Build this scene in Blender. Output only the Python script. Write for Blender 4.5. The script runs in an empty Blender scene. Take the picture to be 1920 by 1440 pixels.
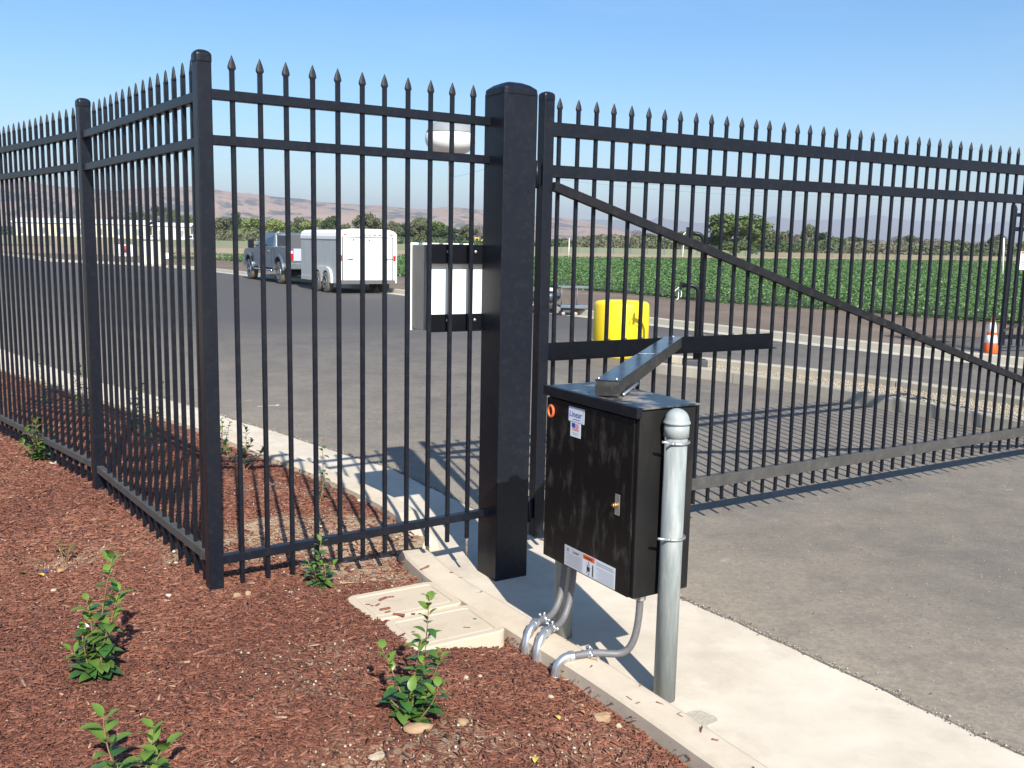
import bpy, bmesh, math, random
import numpy as np
from mathutils import Vector, Matrix
R = math.radians
random.seed(7); rng = np.random.default_rng(7)
sc = bpy.context.scene
col = sc.collection

# ------------------------------------------------------------------ camera
CAM_H, PITCH, ROLL, FPX = 1.6157, 0.14766, 0.02116, 1790.0
cd = bpy.data.cameras.new('camera'); cam = bpy.data.objects.new('camera', cd); col.objects.link(cam)
cp, sp_, cr, sr = math.cos(PITCH), math.sin(PITCH), math.cos(ROLL), math.sin(ROLL)
ex = Vector((1, 0, 0)); eu = Vector((0, sp_, cp)); ef = Vector((0, cp, -sp_))
cx_ = cr*ex + sr*eu; cy_ = -sr*ex + cr*eu; cz_ = -ef
cam.matrix_world = Matrix(((cx_.x, cy_.x, cz_.x, 0), (cx_.y, cy_.y, cz_.y, 0), (cx_.z, cy_.z, cz_.z, CAM_H), (0, 0, 0, 1)))
cd.sensor_width = 36; cd.lens = 36*FPX/1920; cd.clip_start = 0.05; cd.clip_end = 60000
sc.camera = cam
# ------------------------------------------------------------------ sky and sun
SUN_AZ = R(106.9-180)            # direction from the scene towards the sun, from +X
SUN_EL = R(38.4)
w = bpy.data.worlds.new('World'); sc.world = w; w.use_nodes = True
nt = w.node_tree; nt.nodes.clear()
wo = nt.nodes.new('ShaderNodeOutputWorld'); bg = nt.nodes.new('ShaderNodeBackground'); sky = nt.nodes.new('ShaderNodeTexSky')
sky.sky_type = 'NISHITA'; sky.sun_disc = False
sky.sun_elevation = SUN_EL; sky.sun_rotation = math.atan2(math.cos(SUN_AZ), math.sin(SUN_AZ))
sky.air_density = 1.0; sky.dust_density = .7; sky.ozone_density = 3.0; sky.altitude = 100
# faint cirrus in the sky
tc = nt.nodes.new('ShaderNodeTexCoord'); mp = nt.nodes.new('ShaderNodeMapping'); mp.inputs['Scale'].default_value = (2.2, 2.2, 16)
mp.inputs['Rotation'].default_value = (0, R(4), R(20))
nz = nt.nodes.new('ShaderNodeTexNoise'); nz.inputs['Scale'].default_value = 1.6; nz.inputs['Detail'].default_value = 8; nz.inputs['Roughness'].default_value = .62
crp = nt.nodes.new('ShaderNodeValToRGB'); crp.color_ramp.elements[0].position = .55; crp.color_ramp.elements[1].position = .85
mulc = nt.nodes.new('ShaderNodeMath'); mulc.operation = 'MULTIPLY'; mulc.inputs[1].default_value = .07
mixc = nt.nodes.new('ShaderNodeMix'); mixc.data_type = 'RGBA'; mixc.inputs[7].default_value = (7.2, 7.8, 8.6, 1)
L = nt.links.new
L(tc.outputs['Generated'], mp.inputs[0]); L(mp.outputs[0], nz.inputs[0]); L(nz.outputs[0], crp.inputs[0]); L(crp.outputs[0], mulc.inputs[0])
hs = nt.nodes.new('ShaderNodeHueSaturation'); hs.inputs['Saturation'].default_value = 1.3; L(sky.outputs[0], hs.inputs['Color'])
L(mulc.outputs[0], mixc.inputs[0]); L(hs.outputs[0], mixc.inputs[6]); L(mixc.outputs[2], bg.inputs[0]); L(bg.outputs[0], wo.inputs[0])
bg.inputs[1].default_value = 0.092
sl = bpy.data.lights.new('sun', 'SUN'); sun = bpy.data.objects.new('sun', sl); col.objects.link(sun)
sl.energy = 4.5; sl.angle = R(.53); sl.color = (1, .955, .88)
sd = Vector((math.cos(SUN_AZ)*math.cos(SUN_EL), math.sin(SUN_AZ)*math.cos(SUN_EL), math.sin(SUN_EL)))
sun.rotation_euler = sd.to_track_quat('Z', 'Y').to_euler(); sun.location = (3, -6, 12)
sc.view_settings.view_transform = 'Standard'; sc.view_settings.look = 'None'; sc.view_settings.gamma = 1
sc.view_settings.exposure = 0.9; sc.view_settings.use_curve_mapping = False
sc.render.engine = 'CYCLES'; sc.render.resolution_x = 1024; sc.render.resolution_y = 768
try: sc.cycles.volume_bounces = 0; sc.cycles.max_bounces = 6; sc.cycles.transparent_max_bounces = 12
except Exception: pass

# ------------------------------------------------------------------ material helpers
MATS = {}
def mat(name, base, rough=.7, metal=0., spots=None, scale=20., amt=.3, bump=0., bscale=60., spec=None, detail=4, coat=0., space='Object', stretch=None, second=None, scale2=3., amt2=.5, translucent=0.):
    """principled material, base colour broken up by one or two noises; spots = the other colour"""
    if name in MATS: return MATS[name]
    m = bpy.data.materials.new(name); MATS[name] = m; m.use_nodes = True
    n = m.node_tree; b = n.nodes['Principled BSDF']; lk = n.links.new
    b.inputs['Roughness'].default_value = rough; b.inputs['Metallic'].default_value = metal
    if spec is not None: b.inputs['Specular IOR Level'].default_value = spec
    if coat: b.inputs['Coat Weight'].default_value = coat; b.inputs['Coat Roughness'].default_value = .15
    c4 = lambda c: (c[0], c[1], c[2], 1)
    b.inputs['Base Color'].default_value = c4(base)
    t = n.nodes.new('ShaderNodeTexCoord'); src = t.outputs[space]
    if stretch:
        mm = n.nodes.new('ShaderNodeMapping'); mm.inputs['Scale'].default_value = stretch; lk(src, mm.inputs[0]); src = mm.outputs[0]
    last = None
    if spots:
        z = n.nodes.new('ShaderNodeTexNoise'); z.inputs['Scale'].default_value = scale; z.inputs['Detail'].default_value = detail; z.inputs['Roughness'].default_value = .65
        lk(src, z.inputs[0])
        r = n.nodes.new('ShaderNodeMapRange'); r.inputs[1].default_value = .5-amt*.5; r.inputs[2].default_value = .5+amt*.5; lk(z.outputs[0], r.inputs[0])
        x = n.nodes.new('ShaderNodeMix'); x.data_type = 'RGBA'; x.inputs[6].default_value = c4(base); x.inputs[7].default_value = c4(spots); lk(r.outputs[0], x.inputs[0])
        last = x.outputs[2]
        if second:
            z2 = n.nodes.new('ShaderNodeTexNoise'); z2.inputs['Scale'].default_value = scale2; z2.inputs['Detail'].default_value = max(5, detail); z2.inputs['Roughness'].default_value = .6 if detail < 9 else .74
            lk(src, z2.inputs[0])
            r2 = n.nodes.new('ShaderNodeMapRange'); r2.inputs[1].default_value = .5; r2.inputs[2].default_value = .5+amt2*.5; lk(z2.outputs[0], r2.inputs[0])
            x2 = n.nodes.new('ShaderNodeMix'); x2.data_type = 'RGBA'; x2.inputs[7].default_value = c4(second); lk(r2.outputs[0], x2.inputs[0]); lk(last, x2.inputs[6])
            last = x2.outputs[2]
        lk(last, b.inputs['Base Color'])
    if bump:
        zb = n.nodes.new('ShaderNodeTexNoise'); zb.inputs['Scale'].default_value = bscale; zb.inputs['Detail'].default_value = 5; lk(src, zb.inputs[0])
        bb = n.nodes.new('ShaderNodeBump'); bb.inputs['Strength'].default_value = bump; bb.inputs['Distance'].default_value = .01; lk(zb.outputs[0], bb.inputs['Height']); lk(bb.outputs[0], b.inputs['Normal'])
    if translucent:
        tr = n.nodes.new('ShaderNodeBsdfTranslucent'); ms = n.nodes.new('ShaderNodeMixShader'); ms.inputs[0].default_value = translucent
        if last: lk(last, tr.inputs[0])
        else: tr.inputs[0].default_value = c4(base)
        lk(b.outputs[0], ms.inputs[1]); lk(tr.outputs[0], ms.inputs[2]); lk(ms.outputs[0], n.nodes['Material Output'].inputs[0])
    return m

BLACK = mat('black_paint', (.005, .0068, .0125), .38, spots=(.0095, .011, .0165), scale=7, amt=.5, bump=.05, bscale=160, spec=.25, second=(.022, .022, .024), scale2=34, amt2=.9)  # black with the blue sheen of the sky tinted into its base
BRACEM = mat('brace_black', (.008, .009, .012), .5, spots=(.016, .016, .018), scale=10, amt=.5, spec=.2, second=(.05, .043, .036), scale2=16, amt2=.9)
SPEARM = mat('lit_spear_paint', (.016, .016, .020), .5, spots=(.026, .025, .028), scale=40, spec=.3)  # lighter than the fence black: light caught by the heads is in the colour
RAILDUST = mat('rail_paint_dust', (.042, .041, .040), .6, spots=(.070, .066, .060), scale=7, amt=.5, second=(.11, .10, .085), scale2=18, amt2=.9)
BLACKDUST = mat('black_paint_dusty', (.020, .0185, .017), .5, spots=(.042, .037, .032), scale=12, amt=.5, bump=.1, bscale=150, second=(.10, .085, .07), scale2=22, amt2=.9)
CHANNEL = mat('black_channel', (.003, .004, .006), .55, spots=(.006, .007, .010), scale=15, amt=.5, spec=.1)
GALV = mat('galvanised_steel', (.26, .285, .28), .6, .08, spots=(.18, .205, .20), scale=16, amt=.4, stretch=(3, 3, .45), bump=.05, bscale=90, second=(.36, .37, .35), scale2=9, amt2=.5)
ZINC = mat('bright_zinc', (.66, .67, .68), .3, .8, spots=(.45, .46, .48), scale=60, amt=.6, bump=.04, bscale=120)
CONDUIT = mat('grey_conduit', (.15, .145, .15), .5, spots=(.125, .12, .125), scale=40)
CONCRETE = mat('pale_concrete', (.62, .55, .44), .85, spots=(.50, .435, .34), scale=2.6, amt=.35, bump=.12, bscale=260, detail=12, second=(.40, .33, .255), scale2=3, amt2=.7)
CURBC = mat('curb_concrete', (.60, .515, .395), .85, spots=(.50, .415, .31), scale=5, amt=.5, bump=.15, bscale=200, detail=8, second=(.38, .30, .23), scale2=7, amt2=1.0)
FARCURB = mat('old_curb_concrete', (.48, .445, .37), .9, spots=(.40, .37, .30), scale=2, amt=.6, bump=.3, bscale=100)
VAULT = mat('polymer_concrete', (.50, .42, .31), .85, spots=(.50, .415, .31), scale=18, amt=.5, bump=.12, bscale=120, detail=8, second=(.36, .28, .19), scale2=9, amt2=.9)
WHITE = mat('white_paint', (.80, .80, .78), .45, spots=(.74, .74, .71), scale=5, amt=.6)
DIRTYWHITE = mat('streaked_white_panel', (.46, .475, .47), .5, spots=(.38, .39, .385), scale=2.2, amt=.7, stretch=(2, 2, .4), second=(.33, .32, .29), scale2=1.3, amt2=.7)
GREYCAB = mat('grey_enclosure', (.24, .24, .22), .5, spots=(.21, .21, .195), scale=10)
YELLOW = mat('yellow_plastic', (.86, .62, .01), .45, spots=(.82, .57, .012), scale=3, amt=.6)
ORANGE = mat('orange_cone', (.85, .13, .03), .5, spots=(.7, .12, .035), scale=9)
RUBBER = mat('black_rubber', (.02, .02, .02), .8, spots=(.04, .035, .03), scale=20)
TYRE = mat('dusty_tyre', (.07, .06, .05), .9, spots=(.22, .18, .13), scale=5, amt=.6, bump=.5, bscale=40)
CHROME = mat('chrome', (.7, .7, .72), .18, 1.0)
TRUCK = mat('blue_grey_car_paint', (.095, .12, .155), .4, .2, spots=(.11, .135, .17), scale=3, coat=.25)
TRUCKL = mat('silver_car_paint', (.55, .58, .62), .3, .3, coat=.5)
GLASS = mat('dark_window_glass', (.012, .018, .028), .12, 0, spec=.3)
RED = mat('red_lens', (.6, .012, .015), .25)
BLUE = mat('blue_print', (.02, .07, .32), .5)
PINK = mat('red_print', (.55, .05, .12), .5)
INK = mat('black_print', (.02, .02, .025), .6)
INKG = mat('grey_print', (.22, .22, .26), .6)
OPRINT = mat('orange_print', (.72, .13, .03), .5)
SILV = mat('silver_label', (.47, .48, .52), .5)
LABELW = mat('white_label', (.66, .69, .74), .4)
BRASS = mat('brass', (.65, .38, .12), .35, .9)
ORING = mat('orange_rubber', (.62, .12, .03), .6, spots=(.5, .13, .05), scale=60)
TANK = mat('white_tank', (.85, .84, .80), .6, spots=(.8, .79, .76), scale=.3)
TANKG = mat('grey_tank_roof', (.25, .27, .28), .8, spots=(.22, .24, .25), scale=.4)
CREAM = mat('cream_wall', (.66, .62, .46), .8, spots=(.6, .55, .42), scale=.3)
WIRE = mat('wire', (.10, .11, .12), .7)
GREYMETAL = mat('grey_metal', (.11, .135, .15), .5, .2, spots=(.15, .17, .18), scale=8)
BARK = mat('bark', (.13, .10, .075), .9, spots=(.2, .16, .12), scale=6)
TWIG = mat('reddish_stem', (.20, .09, .045), .7, spots=(.26, .16, .08), scale=30)
LEAF = [mat('glossy_leaf', (.065, .125, .026), .33, spots=(.10, .17, .035), scale=25, amt=.6, spec=.6, translucent=.12),
        mat('young_leaf', (.17, .27, .045), .4, spots=(.10, .20, .035), scale=25, amt=.6, translucent=.25),
        mat('dark_leaf', (.028, .085, .022), .28, spots=(.05, .13, .03), scale=25, amt=.6, spec=.6, translucent=.08)]
YLEAF = mat('yellow_fallen_leaf', (.62, .48, .10), .6, spots=(.45, .40, .08), scale=30)
STONE = mat('pale_stone', (.42, .34, .25), .9, spots=(.32, .25, .17), scale=30, bump=.5, bscale=80)
BSTONE = mat('tan_stone', (.30, .19, .10), .9, spots=(.36, .25, .15), scale=25, bump=.6, bscale=60)

# ------------------------------------------------------------------ mesh helpers
class G:
    """collects geometry for ONE mesh object"""
    def __init__(s): s.v = []; s.f = []; s.m = []; s.s = []
    def add(s, vs, fs, mi=0, smooth=False):
        o = len(s.v); s.v += [tuple(map(float, x)) for x in vs]
        for f in fs: s.f.append(tuple(i+o for i in f)); s.m.append(mi); s.s.append(smooth)
        return s
    def box(s, lo, hi, mi=0, ax=None, org=(0, 0, 0)):
        x0, y0, z0 = lo; x1, y1, z1 = hi
        vs = [(x0, y0, z0), (x1, y0, z0), (x1, y1, z0), (x0, y1, z0), (x0, y0, z1), (x1, y0, z1), (x1, y1, z1), (x0, y1, z1)]
        return s.add(vs, [(3, 2, 1, 0), (4, 5, 6, 7), (0, 1, 5, 4), (1, 2, 6, 5), (2, 3, 7, 6), (3, 0, 4, 7)], mi)
    def cbox(s, lo, hi, c=.003, mi=0):
        """box with bevelled edges"""
        bm = bmesh.new(); bmesh.ops.create_cube(bm, size=1)
        for v in bm.verts:
            for k in range(3): v.co[k] = lo[k] if v.co[k] < 0 else hi[k]
        bmesh.ops.bevel(bm, geom=bm.edges[:], offset=c, segments=2, affect='EDGES', profile=.6)
        bm.verts.index_update()
        s.add([v.co for v in bm.verts], [tuple(v.index for v in f.verts) for f in bm.faces], mi); bm.free(); return s
    def lathe(s, prof, n=24, mi=0, cx=0, cy=0, smooth=True, axis='z', sx=1, sy=1):
        vs = []
        for r, z in prof:
            for k in range(n):
                a = 2*math.pi*k/n; p = (cx+sx*r*math.cos(a), cy+sy*r*math.sin(a), z)
                if axis == 'y': p = (cx+r*math.cos(a), z, cy+r*math.sin(a))
                if axis == 'x': p = (z, cx+r*math.cos(a), cy+r*math.sin(a))
                vs.append(p)
        fs = []
        for i in range(len(prof)-1):
            for k in range(n):
                k2 = (k+1) % n; fs.append((i*n+k, i*n+k2, (i+1)*n+k2, (i+1)*n+k))
        if prof[0][0] > 1e-6: fs.append(tuple(range(n))[::-1])
        if prof[-1][0] > 1e-6: fs.append(tuple((len(prof)-1)*n+k for k in range(n)))
        return s.add(vs, fs, mi, smooth)
    def tube(s, pts, r, n=12, mi=0, smooth=True, caps=True):
        pts = [Vector(p) for p in pts]; m = len(pts)
        rs = r if isinstance(r, (list, tuple)) else [r]*m
        up = None; vs = []
        for i, p in enumerate(pts):
            t = (pts[min(i+1, m-1)]-pts[max(i-1, 0)]).normalized()
            if up is None: up = Vector((0, 0, 1)) if abs(t.z) < .9 else Vector((1, 0, 0))
            a = (up - t*up.dot(t)).normalized(); b = t.cross(a); up = a
            for k in range(n):
                th = 2*math.pi*k/n; vs.append(p+(a*math.cos(th)+b*math.sin(th))*rs[i])
        fs = []
        for i in range(m-1):
            for k in range(n):
                k2 = (k+1) % n; fs.append((i*n+k, i*n+k2, (i+1)*n+k2, (i+1)*n+k))
        if caps: fs += [tuple(range(n))[::-1], tuple((m-1)*n+k for k in range(n))]
        return s.add(vs, fs, mi, smooth)
    def prism(s, poly, z0, z1, mi=0):
        n = len(poly); vs = [(x, y, z0) for x, y in poly]+[(x, y, z1) for x, y in poly]
        fs = [tuple(range(n))[::-1], tuple(range(n, 2*n))]+[(k, (k+1) % n, n+(k+1) % n, n+k) for k in range(n)]
        return s.add(vs, fs, mi)
    def prismy(s, poly, y0, y1, mi=0):
        """polygon in x,z extruded along y"""
        n = len(poly); vs = [(x, y0, z) for x, z in poly]+[(x, y1, z) for x, z in poly]
        fs = [tuple(range(n)), tuple(range(n, 2*n))[::-1]]+[((k+1) % n, k, n+k, n+(k+1) % n) for k in range(n)]
        return s.add(vs, fs, mi)
    def obj(s, name, mats, parent=None, loc=None, rotz=0):
        me = bpy.data.meshes.new(name); me.from_pydata(s.v, [], s.f)
        for m in (mats if isinstance(mats, (list, tuple)) else [mats]): me.materials.append(m)
        me.polygons.foreach_set('material_index', s.m); me.polygons.foreach_set('use_smooth', s.s)
        me.update()
        o = bpy.data.objects.new(name, me); col.objects.link(o)
        if parent: o.parent = parent
        if loc is not None: o.location = loc
        if rotz: o.rotation_euler = (0, 0, rotz)
        return o
def npmesh(name, V, F, mats, mi=None, smooth=False, parent=None):
    """quads from numpy"""
    me = bpy.data.meshes.new(name); k = F.shape[1]
    me.vertices.add(len(V)); me.vertices.foreach_set('co', V.astype(np.float32).ravel())
    me.loops.add(F.size); me.loops.foreach_set('vertex_index', F.astype(np.int32).ravel())
    me.polygons.add(len(F)); me.polygons.foreach_set('loop_start', np.arange(0, F.size, k, dtype=np.int32))
    try: me.polygons.foreach_set('loop_total', np.full(len(F), k, dtype=np.int32))
    except Exception: pass
    for m in (mats if isinstance(mats, (list, tuple)) else [mats]): me.materials.append(m)
    if mi is not None: me.polygons.foreach_set('material_index', np.asarray(mi, np.int32))
    if smooth: me.polygons.foreach_set('use_smooth', np.ones(len(F), bool))
    me.update(calc_edges=True); me.validate()
    o = bpy.data.objects.new(name, me); col.objects.link(o)
    if parent: o.parent = parent
    return o
def tag(o, label, cat, group=None, kind=None):
    o['label'] = label; o['category'] = cat
    if group: o['group'] = group
    if kind: o['kind'] = kind
    return o
def struct(o, label=None):
    o['kind'] = 'structure'
    if label: o['label'] = label
    return o
def thing(name, label, cat, loc=(0, 0, 0), rotz=0, group=None):
    o = bpy.data.objects.new(name, None); col.objects.link(o); o.empty_display_size = .1
    o.location = loc; o.rotation_euler = (0, 0, rotz); return tag(o, label, cat, group)
def copy(o, parent, loc=None, rotz=None, scale=None):
    c = o.copy(); col.objects.link(c); c.parent = parent
    if loc is not None: c.location = loc
    if rotz is not None: c.rotation_euler = (0, 0, rotz)
    if scale is not None: c.scale = scale
    return c
def text_mesh(name, body, size, material, parent, M, font_shear=0., bold=.0):
    cu = bpy.data.curves.new(name, 'FONT'); cu.body = body; cu.size = size; cu.shear = font_shear; cu.offset = bold; cu.extrude = .0002
    o = bpy.data.objects.new(name, cu); col.objects.link(o)
    dg = bpy.context.evaluated_depsgraph_get(); me = bpy.data.meshes.new_from_object(o.evaluated_get(dg))
    bpy.data.objects.remove(o); bpy.data.curves.remove(cu)
    me.materials.clear(); me.materials.append(material)
    t = bpy.data.objects.new(name, me); col.objects.link(t); t.parent = parent; t.matrix_local = M
    return t

# ------------------------------------------------------------------ plan of the place
GR = -.215                                   # asphalt level
A_LINE = [(-95, 108), (-60, 70), (-25, 33.4), (-14, 21.4), (-8.01, 14.85), (-6.55, 13.19), (-5.34, 11.9), (-4.04, 10.73), (-3.32, 10.01), (-2.96, 9.6), (-2.3, 8.93), (-1.74, 8.34), (-1.28, 7.82), (-.89, 7.42),
          (-.35, 6.53), (.17, 5.76), (.99, 4.67), (1.51, 3.87), (1.95, 3.21), (3.3, 1.1), (5.5, -2.5), (9, -8)]
M_LINE = [(-60, 66), (-25, 29.8), (-14, 18.7), (-6.34, 11.78), (-5.27, 10.72), (-4.51, 9.98), (-4.03, 9.53), (-3.53, 9.06), (-3.09, 8.66), (-2.76, 8.33), (-2.48, 7.98), (-1.87, 7.28), (-1.42, 6.77),
          (-1.2, 6.5), (-1.02, 6.26), (-.81, 5.96), (-.66, 5.67), (-.57, 5.43), (-.56, 5.2), (-.59, 4.98), (-.41, 4.6), (-.2, 4.29), (.02, 3.96), (.28, 3.58), (.5, 3.22), (.70, 2.87), (1.3, 1.9), (3.2, -1.2), (7, -7.5)]
ML = np.array(M_LINE)
def inside_dist(x, y):
    """distance from the bed's concrete edge, positive on the planted side"""
    P = np.stack([np.asarray(x, float), np.asarray(y, float)], -1); best = np.full(P.shape[:-1], 1e9); sg = np.ones(P.shape[:-1])
    for a, b in zip(ML[:-1], ML[1:]):
        d = b-a; t = np.clip(((P-a)@d)/(d@d), 0, 1); c = a+t[..., None]*d; v = P-c; D = np.hypot(v[..., 0], v[..., 1])
        cr_ = d[0]*v[..., 1]-d[1]*v[..., 0]
        u = D < best-1e-9; best = np.where(u, D, best); sg = np.where(u, np.where(cr_ < 0, 1, -1), sg)
    return best*sg
def vnoise(x, y, s, seed=0):
    r = np.random.default_rng(seed); T = r.random((64, 64)); x = np.asarray(x)*s+100; y = np.asarray(y)*s+100
    i = np.floor(x).astype(int); j = np.floor(y).astype(int); fx = x-i; fy = y-j; fx = fx*fx*(3-2*fx); fy = fy*fy*(3-2*fy)
    g = lambda a, b: T[a % 64, b % 64]
    return (g(i, j)*(1-fx)+g(i+1, j)*fx)*(1-fy)+(g(i, j+1)*(1-fx)+g(i+1, j+1)*fx)*fy-.5
def mulch_z(x, y):
    D = inside_dist(x, y); t = np.clip(D/.85, 0, 1); t = t*t*(3-2*t)
    lip = np.where(D < .12, (1-np.clip(D/.12, 0, 1))*-.02, 0)
    z = -.105+.085*t+lip+vnoise(x, y, 1.6, 1)*.05*t+vnoise(x, y, 5, 2)*.022*np.clip(D/.3, 0, 1)
    c = np.clip(1-np.hypot(x+1.36, y-4.25)/.8, 0, 1); z = z*(1-c*.9)                # level at the corner post
    # a shallow dip behind the front fence and watering basins round the shrubs
    for bx, by, br, bd in BASINS:
        q = np.hypot(x-bx, y-by)/br; z = z-bd*np.exp(-q*q*1.5)+bd*.6*np.exp(-(q-1.3)**2*6)
    return z
BASINS = [(-.31, 3.1, .22, .03), (-2.28, 4.67, .2, .025), (-1.5, 3.4, .2, .02)]
SOIL = [(-.92, 5.22, .72, .50, 1.25), (-.75, 4.75, .35, .22, .8), (-.25, 2.95, .28, .2, .75), (-2.2, 4.72, .25, .16, .6), (-.75, 3.55, .3, .2, .55), (-.55, 2.6, .4, .2, .6), (.25, 3.0, .25, .15, .5), (-1.4, 6.3, .7, .25, .5), (-1.0, 4.25, .2, .08, .4), (-.62, 3.3, .22, .15, .5)]
def soil_amt(x, y):
    s = np.zeros(np.shape(x))
    for bx, by, rx, ry, a in SOIL:
        u = (x-bx)*.85+(y-by)*.52; v = -(x-bx)*.52+(y-by)*.85
        s = np.maximum(s, a*np.clip(1.5-np.sqrt((u/rx)**2+(v/ry)**2)+vnoise(x, y, 7, 5)*.9, 0, 1))
    return s
def strip_off(line, off):
    """offset a polyline to its left side by off"""
    n = len(line); out = []
    for i in range(n):
        a = Vector(line[max(i-1, 0)]); b = Vector(line[min(i+1, n-1)]); t = (b-a).normalized(); out.append((line[i][0]-t.y*off, line[i][1]+t.x*off))
    return out
def smooth(line, it=2):
    for _ in range(it):
        o = [line[0]]
        for a, b in zip(line[:-1], line[1:]): o += [(a[0]*.75+b[0]*.25, a[1]*.75+b[1]*.25), (a[0]*.25+b[0]*.75, a[1]*.25+b[1]*.75)]
        line = o+[line[-1]]
    return line
def resample(line, step):
    out = [line[0]]
    for a, b in zip(line[:-1], line[1:]):
        d = math.dist(a, b); k = max(1, int(d/step))
        out += [(a[0]+(b[0]-a[0])*i/k, a[1]+(b[1]-a[1])*i/k) for i in range(1, k+1)]
    return out

# ---------------- ground sheets
gm = mat('dry_grass_ground', (.33, .25, .15), .95, spots=(.26, .20, .11), scale=.05, amt=.5, space='Object', second=(.20, .19, .09), scale2=.012, amt2=.7)
struct(G().add([(-14000, -300, -.45), (14000, -300, -.45), (14000, 14000, -.45), (-14000, 14000, -.45)], [(0, 1, 2, 3)]).obj('ground', gm))

def asphalt_material():
    m = bpy.data.materials.new('dusty_asphalt'); m.use_nodes = True; n = m.node_tree; b = n.nodes['Principled BSDF']; lk = n.links.new
    N = n.nodes.new; b.inputs['Roughness'].default_value = .85
    t = N('ShaderNodeTexCoord')
    def noise(s, d=5, r=.6, vec=None):
        z = N('ShaderNodeTexNoise'); z.inputs['Scale'].default_value = s; z.inputs['Detail'].default_value = d; z.inputs['Roughness'].default_value = r; lk(vec or t.outputs['Object'], z.inputs[0]); return z.outputs[0]
    def rng_(x, a, b_, c=0., d=1.):
        q = N('ShaderNodeMapRange'); q.inputs[1].default_value = a; q.inputs[2].default_value = b_; q.inputs[3].default_value = c; q.inputs[4].default_value = d; lk(x, q.inputs[0]); return q.outputs[0]
    def mix(f, a, b_):
        x = N('ShaderNodeMix'); x.data_type = 'RGBA'
        if isinstance(f, float): x.inputs[0].default_value = f
        else: lk(f, x.inputs[0])
        for s_, v in ((6, a), (7, b_)):
            if isinstance(v, tuple): x.inputs[s_].default_value = (*v, 1)
            else: lk(v, x.inputs[s_])
        return x.outputs[2]
    def mul(a, b_, op='MULTIPLY'):
        x = N('ShaderNodeMath'); x.operation = op; x.use_clamp = (op != 'DIVIDE')
        for s_, v in ((0, a), (1, b_)):
            if isinstance(v, float): x.inputs[s_].default_value = v
            else: lk(v, x.inputs[s_])
        return x.outputs[0]
    # tracked dust: strong by the gate, little on the fresh road beyond
    sx = N('ShaderNodeSeparateXYZ'); lk(t.outputs['Object'], sx.inputs[0])
    near = rng_(mul(sx.outputs[1], noise(.12, 3), 'ADD') if False else sx.outputs[1], 9., 21., 1., .06)
    mp_ = N('ShaderNodeMapping'); mp_.inputs['Rotation'].default_value = (0, 0, R(-25)); mp_.inputs['Scale'].default_value = (1.25, 1, 1); lk(t.outputs['Object'], mp_.inputs[0])
    streak = rng_(noise(1.1, 13, .72, mp_.outputs[0]), .36, .66)
    streak2 = rng_(noise(3.4, 12, .75, mp_.outputs[0]), .48, .70)
    base = mix(rng_(noise(140, 2), .35, .7), (.040, .0385, .040), (.072, .068, .067))
    c = mix(mul(mul(streak, near), .85), base, (.30, .247, .182))
    c = mix(mul(mul(streak2, near), .55), c, (.38, .31, .22))
    c = mix(mul(near, .5), c, (.215, .180, .138))
    wv = N('ShaderNodeVectorMath'); wv.operation = 'DOT_PRODUCT'; wv.inputs[1].default_value = (.82, .572, 0); lk(t.outputs['Object'], wv.inputs[0])
    wn = mul(noise(1.3, 6, .65), 1.6); wsum = N('ShaderNodeMath'); wsum.operation = 'ADD'; lk(wv.outputs['Value'], wsum.inputs[0]); lk(wn, wsum.inputs[1])
    eg = rng_(wsum.outputs[0], 3.9, 6.1, .85, 0.); c = mix(mul(eg, rng_(sx.outputs[1], 7., 9., 1., .35)), c, (.35, .29, .21))
    mp2 = N('ShaderNodeMapping'); mp2.inputs['Rotation'].default_value = (0, 0, R(35)); mp2.inputs['Scale'].default_value = (1, 1.6, 1); lk(t.outputs['Object'], mp2.inputs[0])
    sc_ = rng_(noise(2.2, 12, .80, mp2.outputs[0]), .605, .66); c = mix(mul(sc_, mul(near, .7)), c, (.46, .40, .31))
    c = mix(mul(rng_(noise(48, 6, .7), .40, .60), .34), c, (.10, .092, .08)); c = mix(mul(rng_(noise(80, 6, .7), .50, .66), mul(near, .30)), c, (.40, .36, .30))
    dk = rng_(noise(1.7, 12, .8, mp2.outputs[0]), .48, .60); c = mix(mul(dk, .30), c, (.088, .080, .072))
    spk = rng_(noise(34, 3, .5), .70, .76); c = mix(mul(spk, .6), c, (.5, .45, .38)); c = mix(mul(rng_(noise(22, 9, .8), .42, .62), .30), c, (.09, .082, .072)); c = mix(mul(rng_(noise(300, 2, .6), .62, .72), .35), c, (.42, .38, .33))
    lk(c, b.inputs['Base Color'])
    bb = N('ShaderNodeBump'); bb.inputs['Strength'].default_value = .55; bb.inputs['Distance'].default_value = .006; lk(noise(190, 4), bb.inputs['Height']); lk(bb.outputs[0], b.inputs['Normal'])
    return m
ASPH = asphalt_material()
# far kerb line: road side and verge side
FC = smooth([(-95, 112), (-60, 88), (-45, 81), (-33, 67), (-29.5, 61), (-27, 59.6), (-22.2, 57), (-17.5, 52.6), (-14.6, 48.6), (-3.9, 32.6), (3.15, 22.5), (5.4, 19.2), (6.3, 17.9), (7.35, 16.6), (8.4, 15.4), (11, 12.6), (16, 8)])
apoly = A_LINE + [(16, -8), (16, 8)] + FC[::-1]
struct(G().add([(x, y, GR) for x, y in apoly], [tuple(range(len(apoly)))]).obj('asphalt_road', ASPH))
dirt = mat('dirt', (.165, .118, .083), .95, spots=(.115, .083, .060), scale=.9, amt=.5, bump=.8, bscale=14, second=(.24, .18, .125), scale2=.35, amt2=.7)
vp_ = strip_off(FC, .13)
dp = vp_[::-1] + [(-420, 120), (-420, 420), (900, 420), (900, 8)]
dp = [(x, y, -.085) for x, y in dp]
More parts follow.
